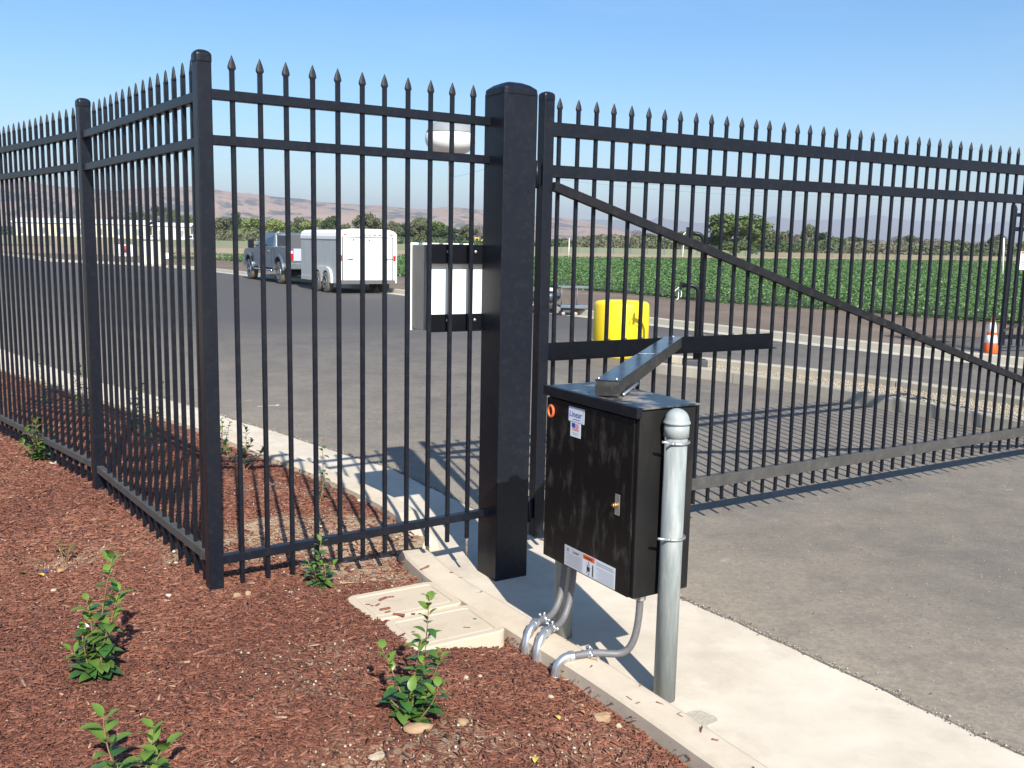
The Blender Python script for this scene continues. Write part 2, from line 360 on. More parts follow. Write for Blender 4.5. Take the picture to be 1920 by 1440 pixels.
struct(G().add(dp[::-1], [tuple(range(len(dp)))]).obj('dirt_verge', dirt))
# far kerb, in separate poured lengths
def kerb(name, line, wid, z0, z1, m, seglen=3.0, rnd=.02, top=None):
    """upright kerb along a line (road side first), one object with joints every seglen"""
    ln = resample(line, .5); off = strip_off(ln, wid); g = G(); acc = 0; prev = None
    prof = [(0, z0), (0.01, z1-rnd), (rnd, z1), (wid-rnd, z1), (wid, z1-rnd), (wid, z0)]
    run = []
    def flush(run):
        if len(run) < 2: return
        vs = []; n = len(prof)
        for (a, b) in run:
            d = Vector((b[0]-a[0], b[1]-a[1])).normalized()
            for o_, z in prof: vs.append((a[0]+d.x*o_, a[1]+d.y*o_, z))
        fs = [(i*n+k, (i+1)*n+k, (i+1)*n+k+1, i*n+k+1) for i in range(len(run)-1) for k in range(n-1)]
        fs += [tuple(range(n)), tuple((len(run)-1)*n+k for k in range(n))[::-1]]
        g.add(vs, fs)
    for i, (a, b) in enumerate(zip(ln, off)):
        if prev is not None: acc += math.dist(a, prev)
        prev = a; run.append((a, b))
        if acc >= seglen and i < len(ln)-1:
            flush(run); acc = 0
            n2 = Vector(ln[i+1])-Vector(a); n2.normalize(); e = .015
            run = [((a[0]+n2.x*e, a[1]+n2.y*e), (b[0]+n2.x*e, b[1]+n2.y*e))]
    flush(run); return g.obj(name, m)
FCk = [p for p in FC if p[0] < 7.3]
struct(kerb('far_kerb', FCk, .16, GR-.1, -.07, FARCURB, 3.2))
FCe = [FCk[-1]]+[p for p in FC if p[0] >= 7.3]
struct(kerb('dropped_kerb', FCe, .17, GR-.1, -.080, FARCURB, 3.2))
gut = strip_off(FC, -.42)
gp = [(x, y, GR+.006) for x, y in FC]+[(x, y, GR+.006) for x, y in gut[::-1]]
n_ = len(FC); struct(G().add(gp, [(i, 2*n_-1-i, 2*n_-2-i, i+1)[::-1] for i in range(n_-1)]).obj('gutter_strip', FARCURB))

struct(G().add([(7.35, 16.9, -.079), (8.45, 15.62, -.079), (11.2, 12.8, -.079), (14.5, 16.2, -.079), (10.5, 20.4, -.079)], [(0, 1, 2, 3, 4)]).obj('driveway', ASPH))
# near concrete: pan between asphalt edge and the kerb, kerb round the mulch bed
pan_a = resample(smooth(A_LINE, 1), .05); pan_m = resample(M_LINE, .15)
def edge_wobble(p, k): return [(x+.006*math.sin(i*.37)+.004*math.sin(i*.9)+rng.normal(0, .002), y+.009*math.sin(i*.23+1)+rng.normal(0, .002)) if k else (x, y) for i, (x, y) in enumerate(p)]
pa = edge_wobble(pan_a, 1); EDGE = [p for p in pa if p[1] < 16 and p[1] > -2]
kin = strip_off(pan_m, .06)      # under the kerb
bm = bmesh.new(); vs_ = [bm.verts.new((x, y, GR+.007)) for x, y in pa]+[bm.verts.new((x, y, GR+.007)) for x, y in kin[::-1]]
f_ = bm.faces.new(vs_); bmesh.ops.triangulate(bm, faces=[f_]); me = bpy.data.meshes.new('concrete_pan'); bm.normal_update(); bm.to_mesh(me); bm.free(); me.materials.append(CONCRETE)
o = bpy.data.objects.new('concrete_pan', me); col.objects.link(o); struct(o)
if me.polygons[0].normal.z < 0: me.flip_normals()
# ragged dark lip and grit where asphalt meets the pan
_e = resample(EDGE, .03); _g = G(); _v = []
for i_, (x_, y_) in enumerate(_e):
    a_ = Vector(_e[max(i_-1, 0)]); b_ = Vector(_e[min(i_+1, len(_e)-1)]); t_ = (b_-a_).normalized(); w1 = rng.uniform(.002, .009); w2 = rng.uniform(.001, .007)
    _v += [(x_-t_.y*w1, y_+t_.x*w1, GR+.011), (x_+t_.y*w2, y_-t_.x*w2, GR+.011)]
_g.add(_v, [(2*i_, 2*i_+1, 2*i_+3, 2*i_+2) for i_ in range(len(_e)-1)]); struct(_g.obj('asphalt_edge', mat('asphalt_lip', (.09, .08, .07), .9, spots=(.16, .14, .12), scale=40)))
_n = 7000; _k = rng.integers(0, len(_e)-1, _n); _E = np.array(_e); _u = rng.random((_n, 1)); _p = _E[_k]*(1-_u)+_E[_k+1]*_u; _off = np.abs(rng.normal(0, .022, _n))*np.where(rng.random(_n) < .75, 1, -.35); _p = _p+np.stack([_off*.82, _off*.57], 1)
_r = rng.uniform(.0015, .0055, _n); _b = np.array([(1, 0, 0), (-1, 0, 0), (0, 1, 0), (0, -1, 0), (0, 0, 1), (0, 0, -1)], float); _t = np.array([(0, 2, 4), (2, 1, 4), (1, 3, 4), (3, 0, 4), (2, 0, 5), (1, 2, 5), (3, 1, 5), (0, 3, 5)])
_n2 = 6500; _p2 = np.stack([rng.uniform(-2.2, 6.5, _n2), rng.uniform(3.2, 13, _n2)], 1); _k2 = (inside_dist(_p2[:, 0], _p2[:, 1]) < 0) & (_p2[:, 0]*.82+_p2[:, 1]*.572 > 3.5) & (_p2[:, 0]*.82+_p2[:, 1]*.572 < 9.0); _p2 = _p2[_k2]
_p = np.concatenate([_p, _p2]); _r = np.concatenate([_r, rng.uniform(.0012, .0042, len(_p2))]); _n = len(_p)
_V = _b[None]*(_r[:, None, None]*rng.uniform(.6, 1.3, (_n, 1, 3))); _V += np.stack([_p[:, 0], _p[:, 1], np.full(_n, GR+.009)], 1)[:, None]
_o = npmesh('edge_grit', _V.reshape(-1, 3), (np.arange(_n)[:, None, None]*6+_t[None]).reshape(-1, 3), [mat('grit_pale', (.42, .37, .30), .9), mat('grit_dark', (.10, .09, .08), .9)], np.repeat(rng.integers(0, 2, _n), 8)); _o['kind'] = 'stuff'; tag(_o, 'loose grit along the edge where the asphalt meets the concrete', 'grit')
def bed_kerb(name, pts, wid, ztop, ramp_end=False, ramp_start=False):
    ln = resample(smooth(pts, 2), .08); off = strip_off(ln, wid); g = G(); vs = []
    N = len(ln); prof = [(0, -.3, 0), (0, -.012, 1), (.012, 0, 1), (wid-.03, 0, 1), (wid-.008, -.012, 1), (wid, -.035, 1), (wid+.02, -.3, 0)]
    for i, (a, b) in enumerate(zip(ln, off)):
        d = Vector((b[0]-a[0], b[1]-a[1])).normalized(); zt = ztop
        if ramp_end: zt -= .10*min(1, max(0, 1-(N-1-i)*.08/.55))
        if ramp_start: zt -= .03*max(0, 1-i*.08/.12)**2
        for o_, z, k in prof: vs.append((a[0]+d.x*o_, a[1]+d.y*o_, max(zt+z, -.3) if k else -.32))
    n = len(prof); fs = [(i*n+k, (i+1)*n+k, (i+1)*n+k+1, i*n+k+1) for i in range(N-1) for k in range(n-1)]
    fs += [tuple(range(n)), tuple((N-1)*n+k for k in range(n))[::-1]]
    return struct(g.add(vs, fs, 0, False).obj(name, CURBC))
i0 = M_LINE.index((-.57, 5.43)); bed_kerb('bed_kerb', M_LINE[:i0+1], .17, -.075, ramp_end=True)
near = [(-.60, 5.02)]+M_LINE[M_LINE.index((-.41, 4.6)):]
near_obj = bed_kerb('bed_kerb', near, .165, -.055, ramp_start=True)

# rough grout patch by the nearest pipe and a dab of marking paint on the road
_pts = [(.735+(.075+.018*math.sin(3*a)+.012*math.sin(5*a+1))*math.cos(a), 3.47+(.085+.02*math.sin(2*a+.5))*math.sin(a)) for a in np.linspace(0, 2*math.pi, 40, endpoint=False)]
struct(G().prism(_pts, GR+.006, GR+.0105).obj('grout_patch', mat('rough_grout', (.36, .32, .25), .95, spots=(.48, .43, .34), scale=60, amt=.6, bump=.6, bscale=120)))
_g = G(); _g.add([(-2.76, 10.22, GR+.004), (-2.60, 10.30, GR+.004), (-2.59, 10.325, GR+.004), (-2.77, 10.235, GR+.004)], [(0, 1, 2, 3)]); _g.add([(-2.60, 10.30, GR+.0045), (-2.56, 10.30, GR+.0045), (-2.555, 10.37, GR+.0045), (-2.58, 10.36, GR+.0045)], [(0, 1, 2, 3)]); struct(_g.obj('paint_mark', WHITE))
# ---------------- mulch bed
def mulch_ground():
    xs = np.arange(-7.2, 2.6, .045); ys = np.arange(.2, 13.2, .045)
    X, Y = np.meshgrid(xs, ys, indexing='ij'); D = inside_dist(X, Y); Z = mulch_z(X, Y)
    idx = np.arange(X.size).reshape(X.shape); ok = (D > -.10)
    q = ok[:-1, :-1] & ok[1:, :-1] & ok[1:, 1:] & ok[:-1, 1:]
    F = np.stack([idx[:-1, :-1][q], idx[1:, :-1][q], idx[1:, 1:][q], idx[:-1, 1:][q]], 1)
    used = np.unique(F); remap = np.full(X.size, -1); remap[used] = np.arange(len(used))
    V = np.stack([X.ravel(), Y.ravel(), np.where(D < 0, np.minimum(Z, -.13), Z).ravel()-.004], 1)[used]
    s = soil_amt(X, Y).ravel()[used]
    m = bpy.data.materials.new('bed_soil'); m.use_nodes = True; n = m.node_tree; b = n.nodes['Principled BSDF']; b.inputs['Roughness'].default_value = .95
    N = n.nodes.new; lk = n.links.new; t = N('ShaderNodeTexCoord')
    at = N('ShaderNodeAttribute'); at.attribute_name = 'soil'
    def nz_(s_, d=5):
        z = N('ShaderNodeTexNoise'); z.inputs['Scale'].default_value = s_; z.inputs['Detail'].default_value = d; lk(t.outputs['Object'], z.inputs[0]); return z.outputs[0]
    def mx(f, a, c):
        x = N('ShaderNodeMix'); x.data_type = 'RGBA'; lk(f, x.inputs[0])
        for s_, v in ((6, a), (7, c)):
            if isinstance(v, tuple): x.inputs[s_].default_value = (*v, 1)
            else: lk(v, x.inputs[s_])
        return x.outputs[2]
    mr = N('ShaderNodeMapRange'); mr.inputs[1].default_value = .4; mr.inputs[2].default_value = .62; lk(nz_(60), mr.inputs[0])
    mr2 = N('ShaderNodeMapRange'); mr2.inputs[1].default_value = .35; mr2.inputs[2].default_value = .65; lk(nz_(25, 8), mr2.inputs[0])
    mul_ = mx(mr.outputs[0], (.10, .036, .022), (.19, .072, .043)); so = mx(mr2.outputs[0], (.27, .175, .10), (.43, .31, .20))
    lk(mx(at.outputs['Fac'], mul_, so), b.inputs['Base Color'])
    bb = N('ShaderNodeBump'); bb.inputs['Strength'].default_value = 1; bb.inputs['Distance'].default_value = .012; lk(nz_(85, 6), bb.inputs['Height']); lk(bb.outputs[0], b.inputs['Normal'])
    o = npmesh('mulch_bed', V, remap[F], m, smooth=True)
    a = o.data.attributes.new('soil', 'FLOAT', 'POINT'); a.data.foreach_set('value', s.astype(np.float32))
    return struct(o)
mulch_ground()
VA = .5513; vdir = np.array([math.cos(VA), math.sin(VA)]); vnrm = np.array([-math.sin(VA), math.cos(VA)])
VAULTS = [((-.48, 4.24), .46, .33), ((-.27, 3.94), .44, .34)]      # centre, length along d, width along n
def in_vault(x, y, pad=0.):
    r = np.zeros(np.shape(x), bool)
    for (cx, cy), a, b in VAULTS:
        u = (x-cx)*vdir[0]+(y-cy)*vdir[1]; v = (x-cx)*vnrm[0]+(y-cy)*vnrm[1]; r |= (abs(u) < a/2+pad) & (abs(v) < b/2+pad)
    return r
# chips: near the camera every chip is geometry; density and size fall off with distance
def chips():
    def scatter(n, x0, x1, y0, y1, ok):
        x = rng.uniform(x0, x1, n); y = rng.uniform(y0, y1, n); k = ok(x, y); return x[k], y[k]
    def vis(x, y): return (np.abs(x+.0) < .60*y+.45)
    sets = []
    for n, box, lo, hi, keep in [(215000, (-3.2, 1.3, 1.6, 4.6), .008, .036, .95), (95000, (-3.9, .4, 4.0, 7.2), .012, .045, .95), (60000, (-7, -.8, 6.6, 12), .018, .06, .95)]:
        x, y = scatter(n, *box, vis); D = inside_dist(x, y); s = soil_amt(x, y)
        if box[2] == 4.0: k = y >= 4.6
        elif box[2] == 6.6: k = y >= 7.2
        else: k = np.ones(len(x), bool)
        k &= ((D > -.03) | ((D > -.145) & (y < 4.9) & (x > -.45) & (rng.random(len(x)) < .02))) & (rng.random(len(x)) > np.minimum(s, .86)*.95) & ~in_vault(x, y, -.01) & ((D > .004) | (rng.random(len(x)) < .25))
        x, y, D = x[k], y[k], D[k]; L_ = rng.uniform(lo, hi, len(x))*(.6+.8*rng.random(len(x))); sets.append((x, y, L_, D))
    x = np.concatenate([s[0] for s in sets]); y = np.concatenate([s[1] for s in sets]); L_ = np.concatenate([s[2] for s in sets]); D = np.concatenate([s[3] for s in sets]); n = len(x)
    W = L_*rng.uniform(.14, .34, n); H = W*rng.uniform(.2, .5, n)
    big = rng.random(n) < .035; L_[big] *= 1.8
    z = np.where(D < -.03, -.052, mulch_z(x, y)+np.where(D < .0, .03, 0))+rng.uniform(-.004, .006, n)
    th = rng.uniform(0, 2*np.pi, n); ti = rng.normal(0, .15, n); ro = rng.normal(0, .35, n)
    a = np.stack([np.cos(th)*np.cos(ti), np.sin(th)*np.cos(ti), np.sin(ti)], 1)
    up = np.stack([np.zeros(n), np.zeros(n), np.ones(n)], 1); b = np.cross(up, a); b /= np.linalg.norm(b, axis=1)[:, None]; c = np.cross(a, b)
    b2 = b*np.cos(ro)[:, None]+c*np.sin(ro)[:, None]; c2 = np.cross(a, b2)
    cen = np.stack([x, y, z], 1)
    V = np.empty((n, 8, 3)); j = lambda s_: rng.uniform(1-s_, 1+s_, n)[:, None]
    k = 0
    for sz in (-1, 1):
        for sx, sy in ((-1, -1), (1, -1), (1, 1), (-1, 1)):
            tp = (.35+.65*rng.random(n))[:, None]
            V[:, k] = cen+a*(L_/2)[:, None]*sx*j(.2)+b2*(W/2)[:, None]*sy*tp*(1 if sz < 0 else .75)+c2*(H/2)[:, None]*sz; k += 1
    Fq = np.array([(4, 5, 6, 7), (0, 1, 5, 4), (1, 2, 6, 5), (2, 3, 7, 6), (3, 0, 4, 7)])
    F = (np.arange(n)[:, None, None]*8+Fq[None]).reshape(-1, 4)
    cols = [(.215, .079, .045), (.175, .060, .034), (.26, .105, .062), (.125, .043, .025), (.30, .14, .086), (.40, .26, .165)]
    ms = [mat('mulch_chip_%d' % i, c, .85, spots=tuple(v*.7 for v in c), scale=90, amt=.6) for i, c in enumerate(cols)]
    pi = rng.choice(6, n, p=[.34, .25, .19, .13, .075, .015]); pv_ = vnoise(x, y, 2.1, 71)+.5*vnoise(x, y, 6, 72)
    pi = np.where((pv_ > .1) & (rng.random(n) < .45), rng.choice([0, 2, 4], n), np.where((pv_ < -.12) & (rng.random(n) < .45), rng.choice([1, 3], n), pi))
    o = npmesh('mulch_chips', V.reshape(-1, 3), F, ms, np.repeat(pi, 5))
    o['kind'] = 'stuff'; tag(o, 'reddish brown shredded bark mulch covering the planting bed', 'mulch')
chips()
# little pebbles mixed in the bed
def pebbles():
    n = 30000; x = rng.uniform(-4.5, 1.2, n); y = rng.uniform(1.7, 8.5, n); s = soil_amt(x, y); D = inside_dist(x, y)
    k = (D > .03) & (rng.random(n) < .03+np.minimum(1, s)*.9) & ~in_vault(x, y, .0); x, y = x[k], y[k]; n = len(x)
    r = rng.uniform(.002, .006, n)*(1+1.6*(rng.random(n) < .05)*rng.random(n)); z = mulch_z(x, y)+r*.6+.002
    base = np.array([(1, 0, 0), (-1, 0, 0), (0, 1, 0), (0, -1, 0), (0, 0, 1), (0, 0, -1), (.62, .62, .45), (-.6, .6, .45), (.6, -.62, .4), (-.6, -.6, .5)], float)
    tri = np.array([(6, 4, 0), (6, 2, 4), (6, 0, 2), (7, 4, 2), (7, 1, 4), (7, 2, 1), (8, 0, 4), (8, 3, 0), (8, 4, 3), (9, 4, 1), (9, 3, 4), (9, 1, 3), (0, 5, 2), (2, 5, 1), (1, 5, 3), (3, 5, 0)])
    V = base[None]*(r[:, None, None]*rng.uniform(.6, 1.3, (n, 1, 3)))*rng.uniform(.8, 1.2, (n, 10, 1)); V += np.stack([x, y, z], 1)[:, None]
    F = (np.arange(n)[:, None, None]*10+tri[None]).reshape(-1, 3)
    ms = [mat('pebble_pale', (.36, .29, .21), .9), mat('pebble_tan', (.28, .19, .12), .9), mat('pebble_white', (.44, .385, .31), .9)]
    o = npmesh('soil_pebbles', V.reshape(-1, 3), F, ms, np.repeat(rng.integers(0, 3, n), 16)); o['kind'] = 'stuff'; tag(o, 'small pale pebbles scattered through the sandy soil of the bed', 'pebbles')
pebbles()

# ---------------- traffic island with gravel
IS = [(1.93, 14.25), (1.93, 13.85), (2.2, 13.5), (2.72, 13.15), (3.14, 12.66), (3.6, 12.1), (3.99, 11.5), (4.27, 11.0), (4.66, 10.4), (5.2, 9.45), (7.2, 5.8)]
IS2 = [(7.95, 6.6), (6.45, 10.4), (5.95, 11.35), (5.45, 12.0), (4.95, 12.75), (4.4, 13.35), (3.7, 13.95), (3.05, 14.5), (2.5, 14.8), (2.1, 14.7)]
IS_all = smooth([(7.2, 5.8)]+IS[:-1][::-1]+IS2[::-1], 2)
o_ = IS_all[::-1]
struct(kerb('island_kerb', o_, .13, GR-.1, -.065, mat('island_kerb_concrete', (.40, .36, .29), .9, spots=(.33, .30, .24), scale=2, amt=.6, bump=.3, bscale=100), 3.0))
ii = strip_off(o_, .12)
ISLC = mat('island_kerb_concrete', (.40, .36, .29), .9, spots=(.33, .30, .24), scale=2, amt=.6, bump=.3, bscale=100)
gm2 = mat('gravel_bed', (.40, .34, .25), .95, spots=(.30, .25, .18), scale=35, amt=.5, bump=1., bscale=60)
struct(G().add([(x, y, -.172) for x, y in ii], [tuple(range(len(ii)))]).obj('island_fill', gm2))
def island_gravel():
    n = 42000; x = rng.uniform(1.9, 7.4, n); y = rng.uniform(6.5, 14.9, n); P = np.array(ii)
    ins = np.zeros(n, bool); j = len(P)-1
    for i in range(len(P)):
        c = ((P[i, 1] > y) != (P[j, 1] > y)) & (x < (P[j, 0]-P[i, 0])*(y-P[i, 1])/(P[j, 1]-P[i, 1]+1e-12)+P[i, 0]); ins ^= c; j = i
    x, y = x[ins], y[ins]; n = len(x); r = rng.uniform(.005, .013, n)
    base = np.array([(1, 0, 0), (-1, 0, 0), (0, 1, 0), (0, -1, 0), (0, 0, 1), (0, 0, -1)], float); tri = np.array([(0, 2, 4), (2, 1, 4), (1, 3, 4), (3, 0, 4), (2, 0, 5), (1, 2, 5), (3, 1, 5), (0, 3, 5)])
    V = base[None]*(r[:, None, None]*rng.uniform(.6, 1.3, (n, 1, 3)))*rng.uniform(.7, 1.2, (n, 6, 1)); V += np.stack([x, y, np.full(n, -.168)+r*.4], 1)[:, None]
    F = (np.arange(n)[:, None, None]*6+tri[None]).reshape(-1, 3)
    o = npmesh('island_gravel', V.reshape(-1, 3), F, [mat('gravel_pale', (.38, .33, .25), .9), mat('gravel_tan', (.36, .29, .20), .9), mat('gravel_light', (.46, .41, .33), .9)], np.repeat(rng.integers(0, 3, n), 8)); o['kind'] = 'stuff'; tag(o, 'pale tan gravel filling the kerbed traffic island', 'gravel')
island_gravel()
exec_later = []
#@@PART2

# ------------------------------------------------------------------ iron fences
AZ = dict(A=(-1.3623, 4.2527, .6101), B=(-1.3623, 4.2527, 2.2092), C=(-2.6425, 5.978, 2.31345), Gt=(.2322, 5.4363, .5513))
SP = .125
def sheared(g, s0, s1, z0, z1, y0, y1, sl, c=.0025):
    """rail of rectangular tube with softened edges, following the slope of its panel"""
    prof = [(y0+c, z0), (y1-c, z0), (y1, z0+c), (y1, z1-c), (y1-c, z1), (y0+c, z1), (y0, z1-c), (y0, z0+c)]; n = 8
    vs = [(s, y, z+sl*s) for s in (s0, s1) for y, z in prof]
    return g.add(vs, [tuple(range(n)), tuple(range(n, 2*n))[::-1]]+[(i, n+i, n+(i+1) % n, (i+1) % n) for i in range(n)])
def picket_mesh(h0, h1):
    """square tube with a pressed spear point; origin at z=0"""
    g = G(); a = .0099; c = .0018; zt = h1-.055
    prof = [(a-c, -a), (a, -a+c), (a, a-c), (a-c, a), (-a+c, a), (-a, a-c), (-a, -a+c), (-a+c, -a)]
    vs = [(x, y, h0) for x, y in prof]+[(x, y, zt) for x, y in prof]; n = 8
    g.add(vs, [tuple(range(n))[::-1], tuple(range(n, 2*n))]+[(i, (i+1) % n, n+(i+1) % n, n+i) for i in range(n)])
    return g
def spear_mesh(h1):
    g = G(); n = 10; rows = [(-.066, .0105, .0108), (-.056, .0190, .0095), (-.049, .0192, .008), (-.03, .0135, .0065), (-.012, .0055, .005), (0, .001, .0015)]
    vs = []
    for z, rx, ry in rows:
        for k in range(n):
            t = 2*math.pi*k/n; vs.append((rx*math.copysign(abs(math.cos(t))**.7, math.cos(t)), ry*math.copysign(abs(math.sin(t))**.7, math.sin(t)), h1+z))
    fs = [(i*n+k, i*n+(k+1) % n, (i+1)*n+(k+1) % n, (i+1)*n+k) for i in range(len(rows)-1) for k in range(n)]+[tuple(range(n))[::-1], tuple((len(rows)-1)*n+k for k in range(n))]
    return g.add(vs, fs, 0, True)
def panel(name, label, key, s0, cnt, r0, r1, sl, dz, rails, h0, h1, cat, bolts=(), pick_mat=BLACK, first=None, ymid=0.):
    x, y, a = AZ[key]; root = thing(name, label, cat, (x, y, 0), a)
    for (z0, z1, y0, y1, m) in rails: sheared(G(), r0, r1, z0+dz, z1+dz, y0, y1, sl).obj('rail', m, root)
    p0 = picket_mesh(h0, h1).obj('picket', pick_mat, root, (s0, ymid, dz+sl*s0)); t0 = spear_mesh(h1).obj('spear_tip', SPEARM, p0)
    for i in range(1, cnt):
        s = s0+SP*i; p = copy(p0, root, (s, ymid, dz+sl*s)); copy(t0, p)
        p.location.z += random.gauss(0, .0012); p.rotation_euler = (0, random.gauss(0, .0012), random.gauss(0, .03))
    return root
RA = lambda zb, zt: (zb, zt, -.0205, .0205, BLACK)
railsA = [RA(2.2, 2.243), RA(2.007, 2.049), RA(.106, .148)]
panel('iron_fence_panel', 'black spear-topped iron fence panel between the corner post and the big gate post', 'A', .1314, 11, .034, 1.568, .0057, 0, railsA, 0, 2.395, 'fence panel')
o = bpy.data.objects['iron_fence_panel']
# brackets at the big post and the corner
for s, zz in [(1.535, 2.185), (1.535, 1.992), (1.535, .09)]:
    g = G(); g.cbox((s-.03, -.026, zz), (s+.03, -.0215, zz+.06)); g.lathe([(0, -.033), (.007, -.033), (.007, -.026)], 8, axis='y', cx=s, cy=zz-.012+.02)
    g.obj('rail_bracket', BLACK, o)
# bare rusted rod below the last picket
g = G(); g.tube([(1.381, 0, -.09), (1.381, 0, 0.01)], .007, 8); g.obj('exposed_rod', mat('rusty_rod', (.25, .2, .16), .8, spots=(.1, .07, .05), scale=60), o)
RB = lambda zb, zt: (zb, zt, -.0205, .0205, BLACK)
railsB = [(2.19, 2.233, -.0205, .0205, BLACK), (1.997, 2.039, -.0205, .0205, BLACK), (.108, .152, -.0205, .0205, RAILDUST)]
SB = .1316+.1251*14+.2653
panel('iron_fence_panel', 'black spear-topped iron fence panel running back from the corner post to the line post', 'B', .1316, 15, .034, SB-.037, -.0027, 0, railsB, 0, 2.384, 'fence panel')
z0c = -.0113-.0027*SB+.0126
panel('iron_fence_panel', 'farthest black spear-topped fence panel, beyond the line post at the left edge of the photo', 'C', .1859-.125+.0, 20, .037, 2.62, -.0038, z0c+.010, railsB, 0, 2.384, 'fence panel')

def post(name, label, x, y, rz, w, z0, z1, cap='dome', cat='fence post'):
    r = thing(name, label, cat, (x, y, 0), rz); g = G(); h = w/2
    g.cbox((-h, -h, z0), (h, h, z1), .004); g.obj('post_shaft', BLACK, r)
    g = G(); c = h+.004
    if cap == 'dome':
        rows = [(1, z1-.022, .35), (1.0, z1+.004, .35), (.96, z1+.012, .4), (.8, z1+.021, .6), (.5, z1+.027, .8), (0.02, z1+.029, 1)]
    else:
        rows = [(1, z1-.012, .2), (1, z1+.012, .2), (.97, z1+.020, .2), (.75, z1+.039, .3), (.45, z1+.052, .35), (.01, z1+.058, .4)]
    n = 24; vs = []
    for k_, z, e in rows:
        for i in range(n):
            t = 2*math.pi*(i+.5)/n; p = max(.12, e*1.0); vs.append((c*k_*math.copysign(abs(math.cos(t))**p, math.cos(t)), c*k_*math.copysign(abs(math.sin(t))**p, math.sin(t)), z))
    fs = [(i*n+k, i*n+(k+1) % n, (i+1)*n+(k+1) % n, (i+1)*n+k) for i in range(len(rows)-1) for k in range(n)]+[tuple((len(rows)-1)*n+k for k in range(n))]
    g.add(vs, fs, 0, False); g.obj('post_cap', BLACK, r); return r
post('fence_post', 'slim black fence post at the corner where the two fence runs meet', -1.3623, 4.2527, .6101, .066, -.3, 2.374)
post('fence_post', 'black line post in the left fence run, between its two panels', -2.6425, 5.978, 2.2615, .07, -.3, 2.396)
bx, by = -.068+.1*math.cos(VA)-.1*math.sin(VA), 4.965+.1*math.sin(VA)+.1*math.cos(VA)
post('gate_post', 'massive square black gate post with a shallow pyramid cap', bx, by, VA, .2, -.25, 2.372, 'pyr', 'gate post')

# ------------------------------------------------------------------ the swing gate
rg = [(2.196, 2.271, -.025, .025, BLACK), (1.974, 2.041, -.025, .025, BLACK), (.048, .124, -.027, .027, RAILDUST)]
gate = panel('swing_gate', 'wide black spear-topped swing gate with a long diagonal brace', 'Gt', 0, 52, -.055, 6.56, .0068, 0, rg, -.0513, 2.407, 'gate', ymid=0.)
g = G(); g.cbox((-.121, -.033, -.07), (-.055, .033, 2.405), .004)
st = g.obj('hinge_stile', BLACK, gate)
g = G(); n = 20; vs = []; c = .037; z1 = 2.405
for k_, z, e in [(1, z1-.02, .35), (1, z1+.002, .35), (.95, z1+.012, .4), (.75, z1+.02, .6), (.4, z1+.025, .8), (.02, z1+.027, 1)]:
    for i in range(n):
        t = 2*math.pi*(i+.5)/n; vs.append((-.088+c*k_*math.copysign(abs(math.cos(t))**e, math.cos(t)), c*k_*math.copysign(abs(math.sin(t))**e, math.sin(t)), z))
g.add(vs, [(i*n+k, i*n+(k+1) % n, (i+1)*n+(k+1) % n, (i+1)*n+k) for i in range(5) for k in range(n)]+[tuple(5*n+k for k in range(n))]).obj('stile_cap', BLACK, st)
g = G(); g.cbox((6.56, -.03, -.04), (6.62, .03, 2.42), .004); g.obj('end_stile', BLACK, gate)
# diagonal brace in front of the pickets
def brace(g, p, q, hw, y0, y1):
    d = Vector((q[0]-p[0], 0, q[1]-p[1])).normalized(); n = Vector((-d.z, 0, d.x))*hw
    P = [Vector((p[0], 0, p[1]))-n, Vector((q[0], 0, q[1]))-n, Vector((q[0], 0, q[1]))+n, Vector((p[0], 0, p[1]))+n]
    vs = [(v.x, y0, v.z) for v in P]+[(v.x, y1, v.z) for v in P]
    return g.add(vs, [(0, 1, 2, 3), (7, 6, 5, 4), (1, 0, 4, 5), (2, 1, 5, 6), (3, 2, 6, 7), (0, 3, 7, 4)])
brace(G(), (-.055, 1.925), (6.3, .105), .024, -.060, -.0125).obj('diagonal_brace', BRACEM, gate)
g = G(); g.cbox((-.05, -.0185, .955), (1.745, -.0105, 1.053), .0015); g.cbox((-.05, -.06, .955), (1.745, -.0185, .960), .001); pl = g.obj('mounting_plate', CHANNEL, gate)
for i in range(13):
    g = G(); s = -.012+.125*(i+1)-.113; g.lathe([(0, 1.0535), (.006, 1.0545), (.008, 1.058), (.004, 1.063), (0, 1.064)], 7, cx=SP*i+.012, cy=-.016); g.obj('weld', GREYMETAL, pl)
# hinges on the big post
for zc in (1.985, .09):
    g = G(); g.cbox((-.17, -.012, zc-.055), (-.121, .012, zc+.055), .004); g.lathe([(0, zc-.075), (.013, zc-.075), (.013, zc+.075), (0, zc+.075)], 12, cx=-.145, cy=-.006)
    g.obj('hinge', BLACK, gate)

# ------------------------------------------------------------------ cabinet on two channels behind the gate post
cab = thing('keypad_enclosure', 'grey steel enclosure bolted to the gate post, its white back facing the fence', 'enclosure', (-.14-.0393+.012, 5.07+.0639+.008, 0), VA+math.pi)
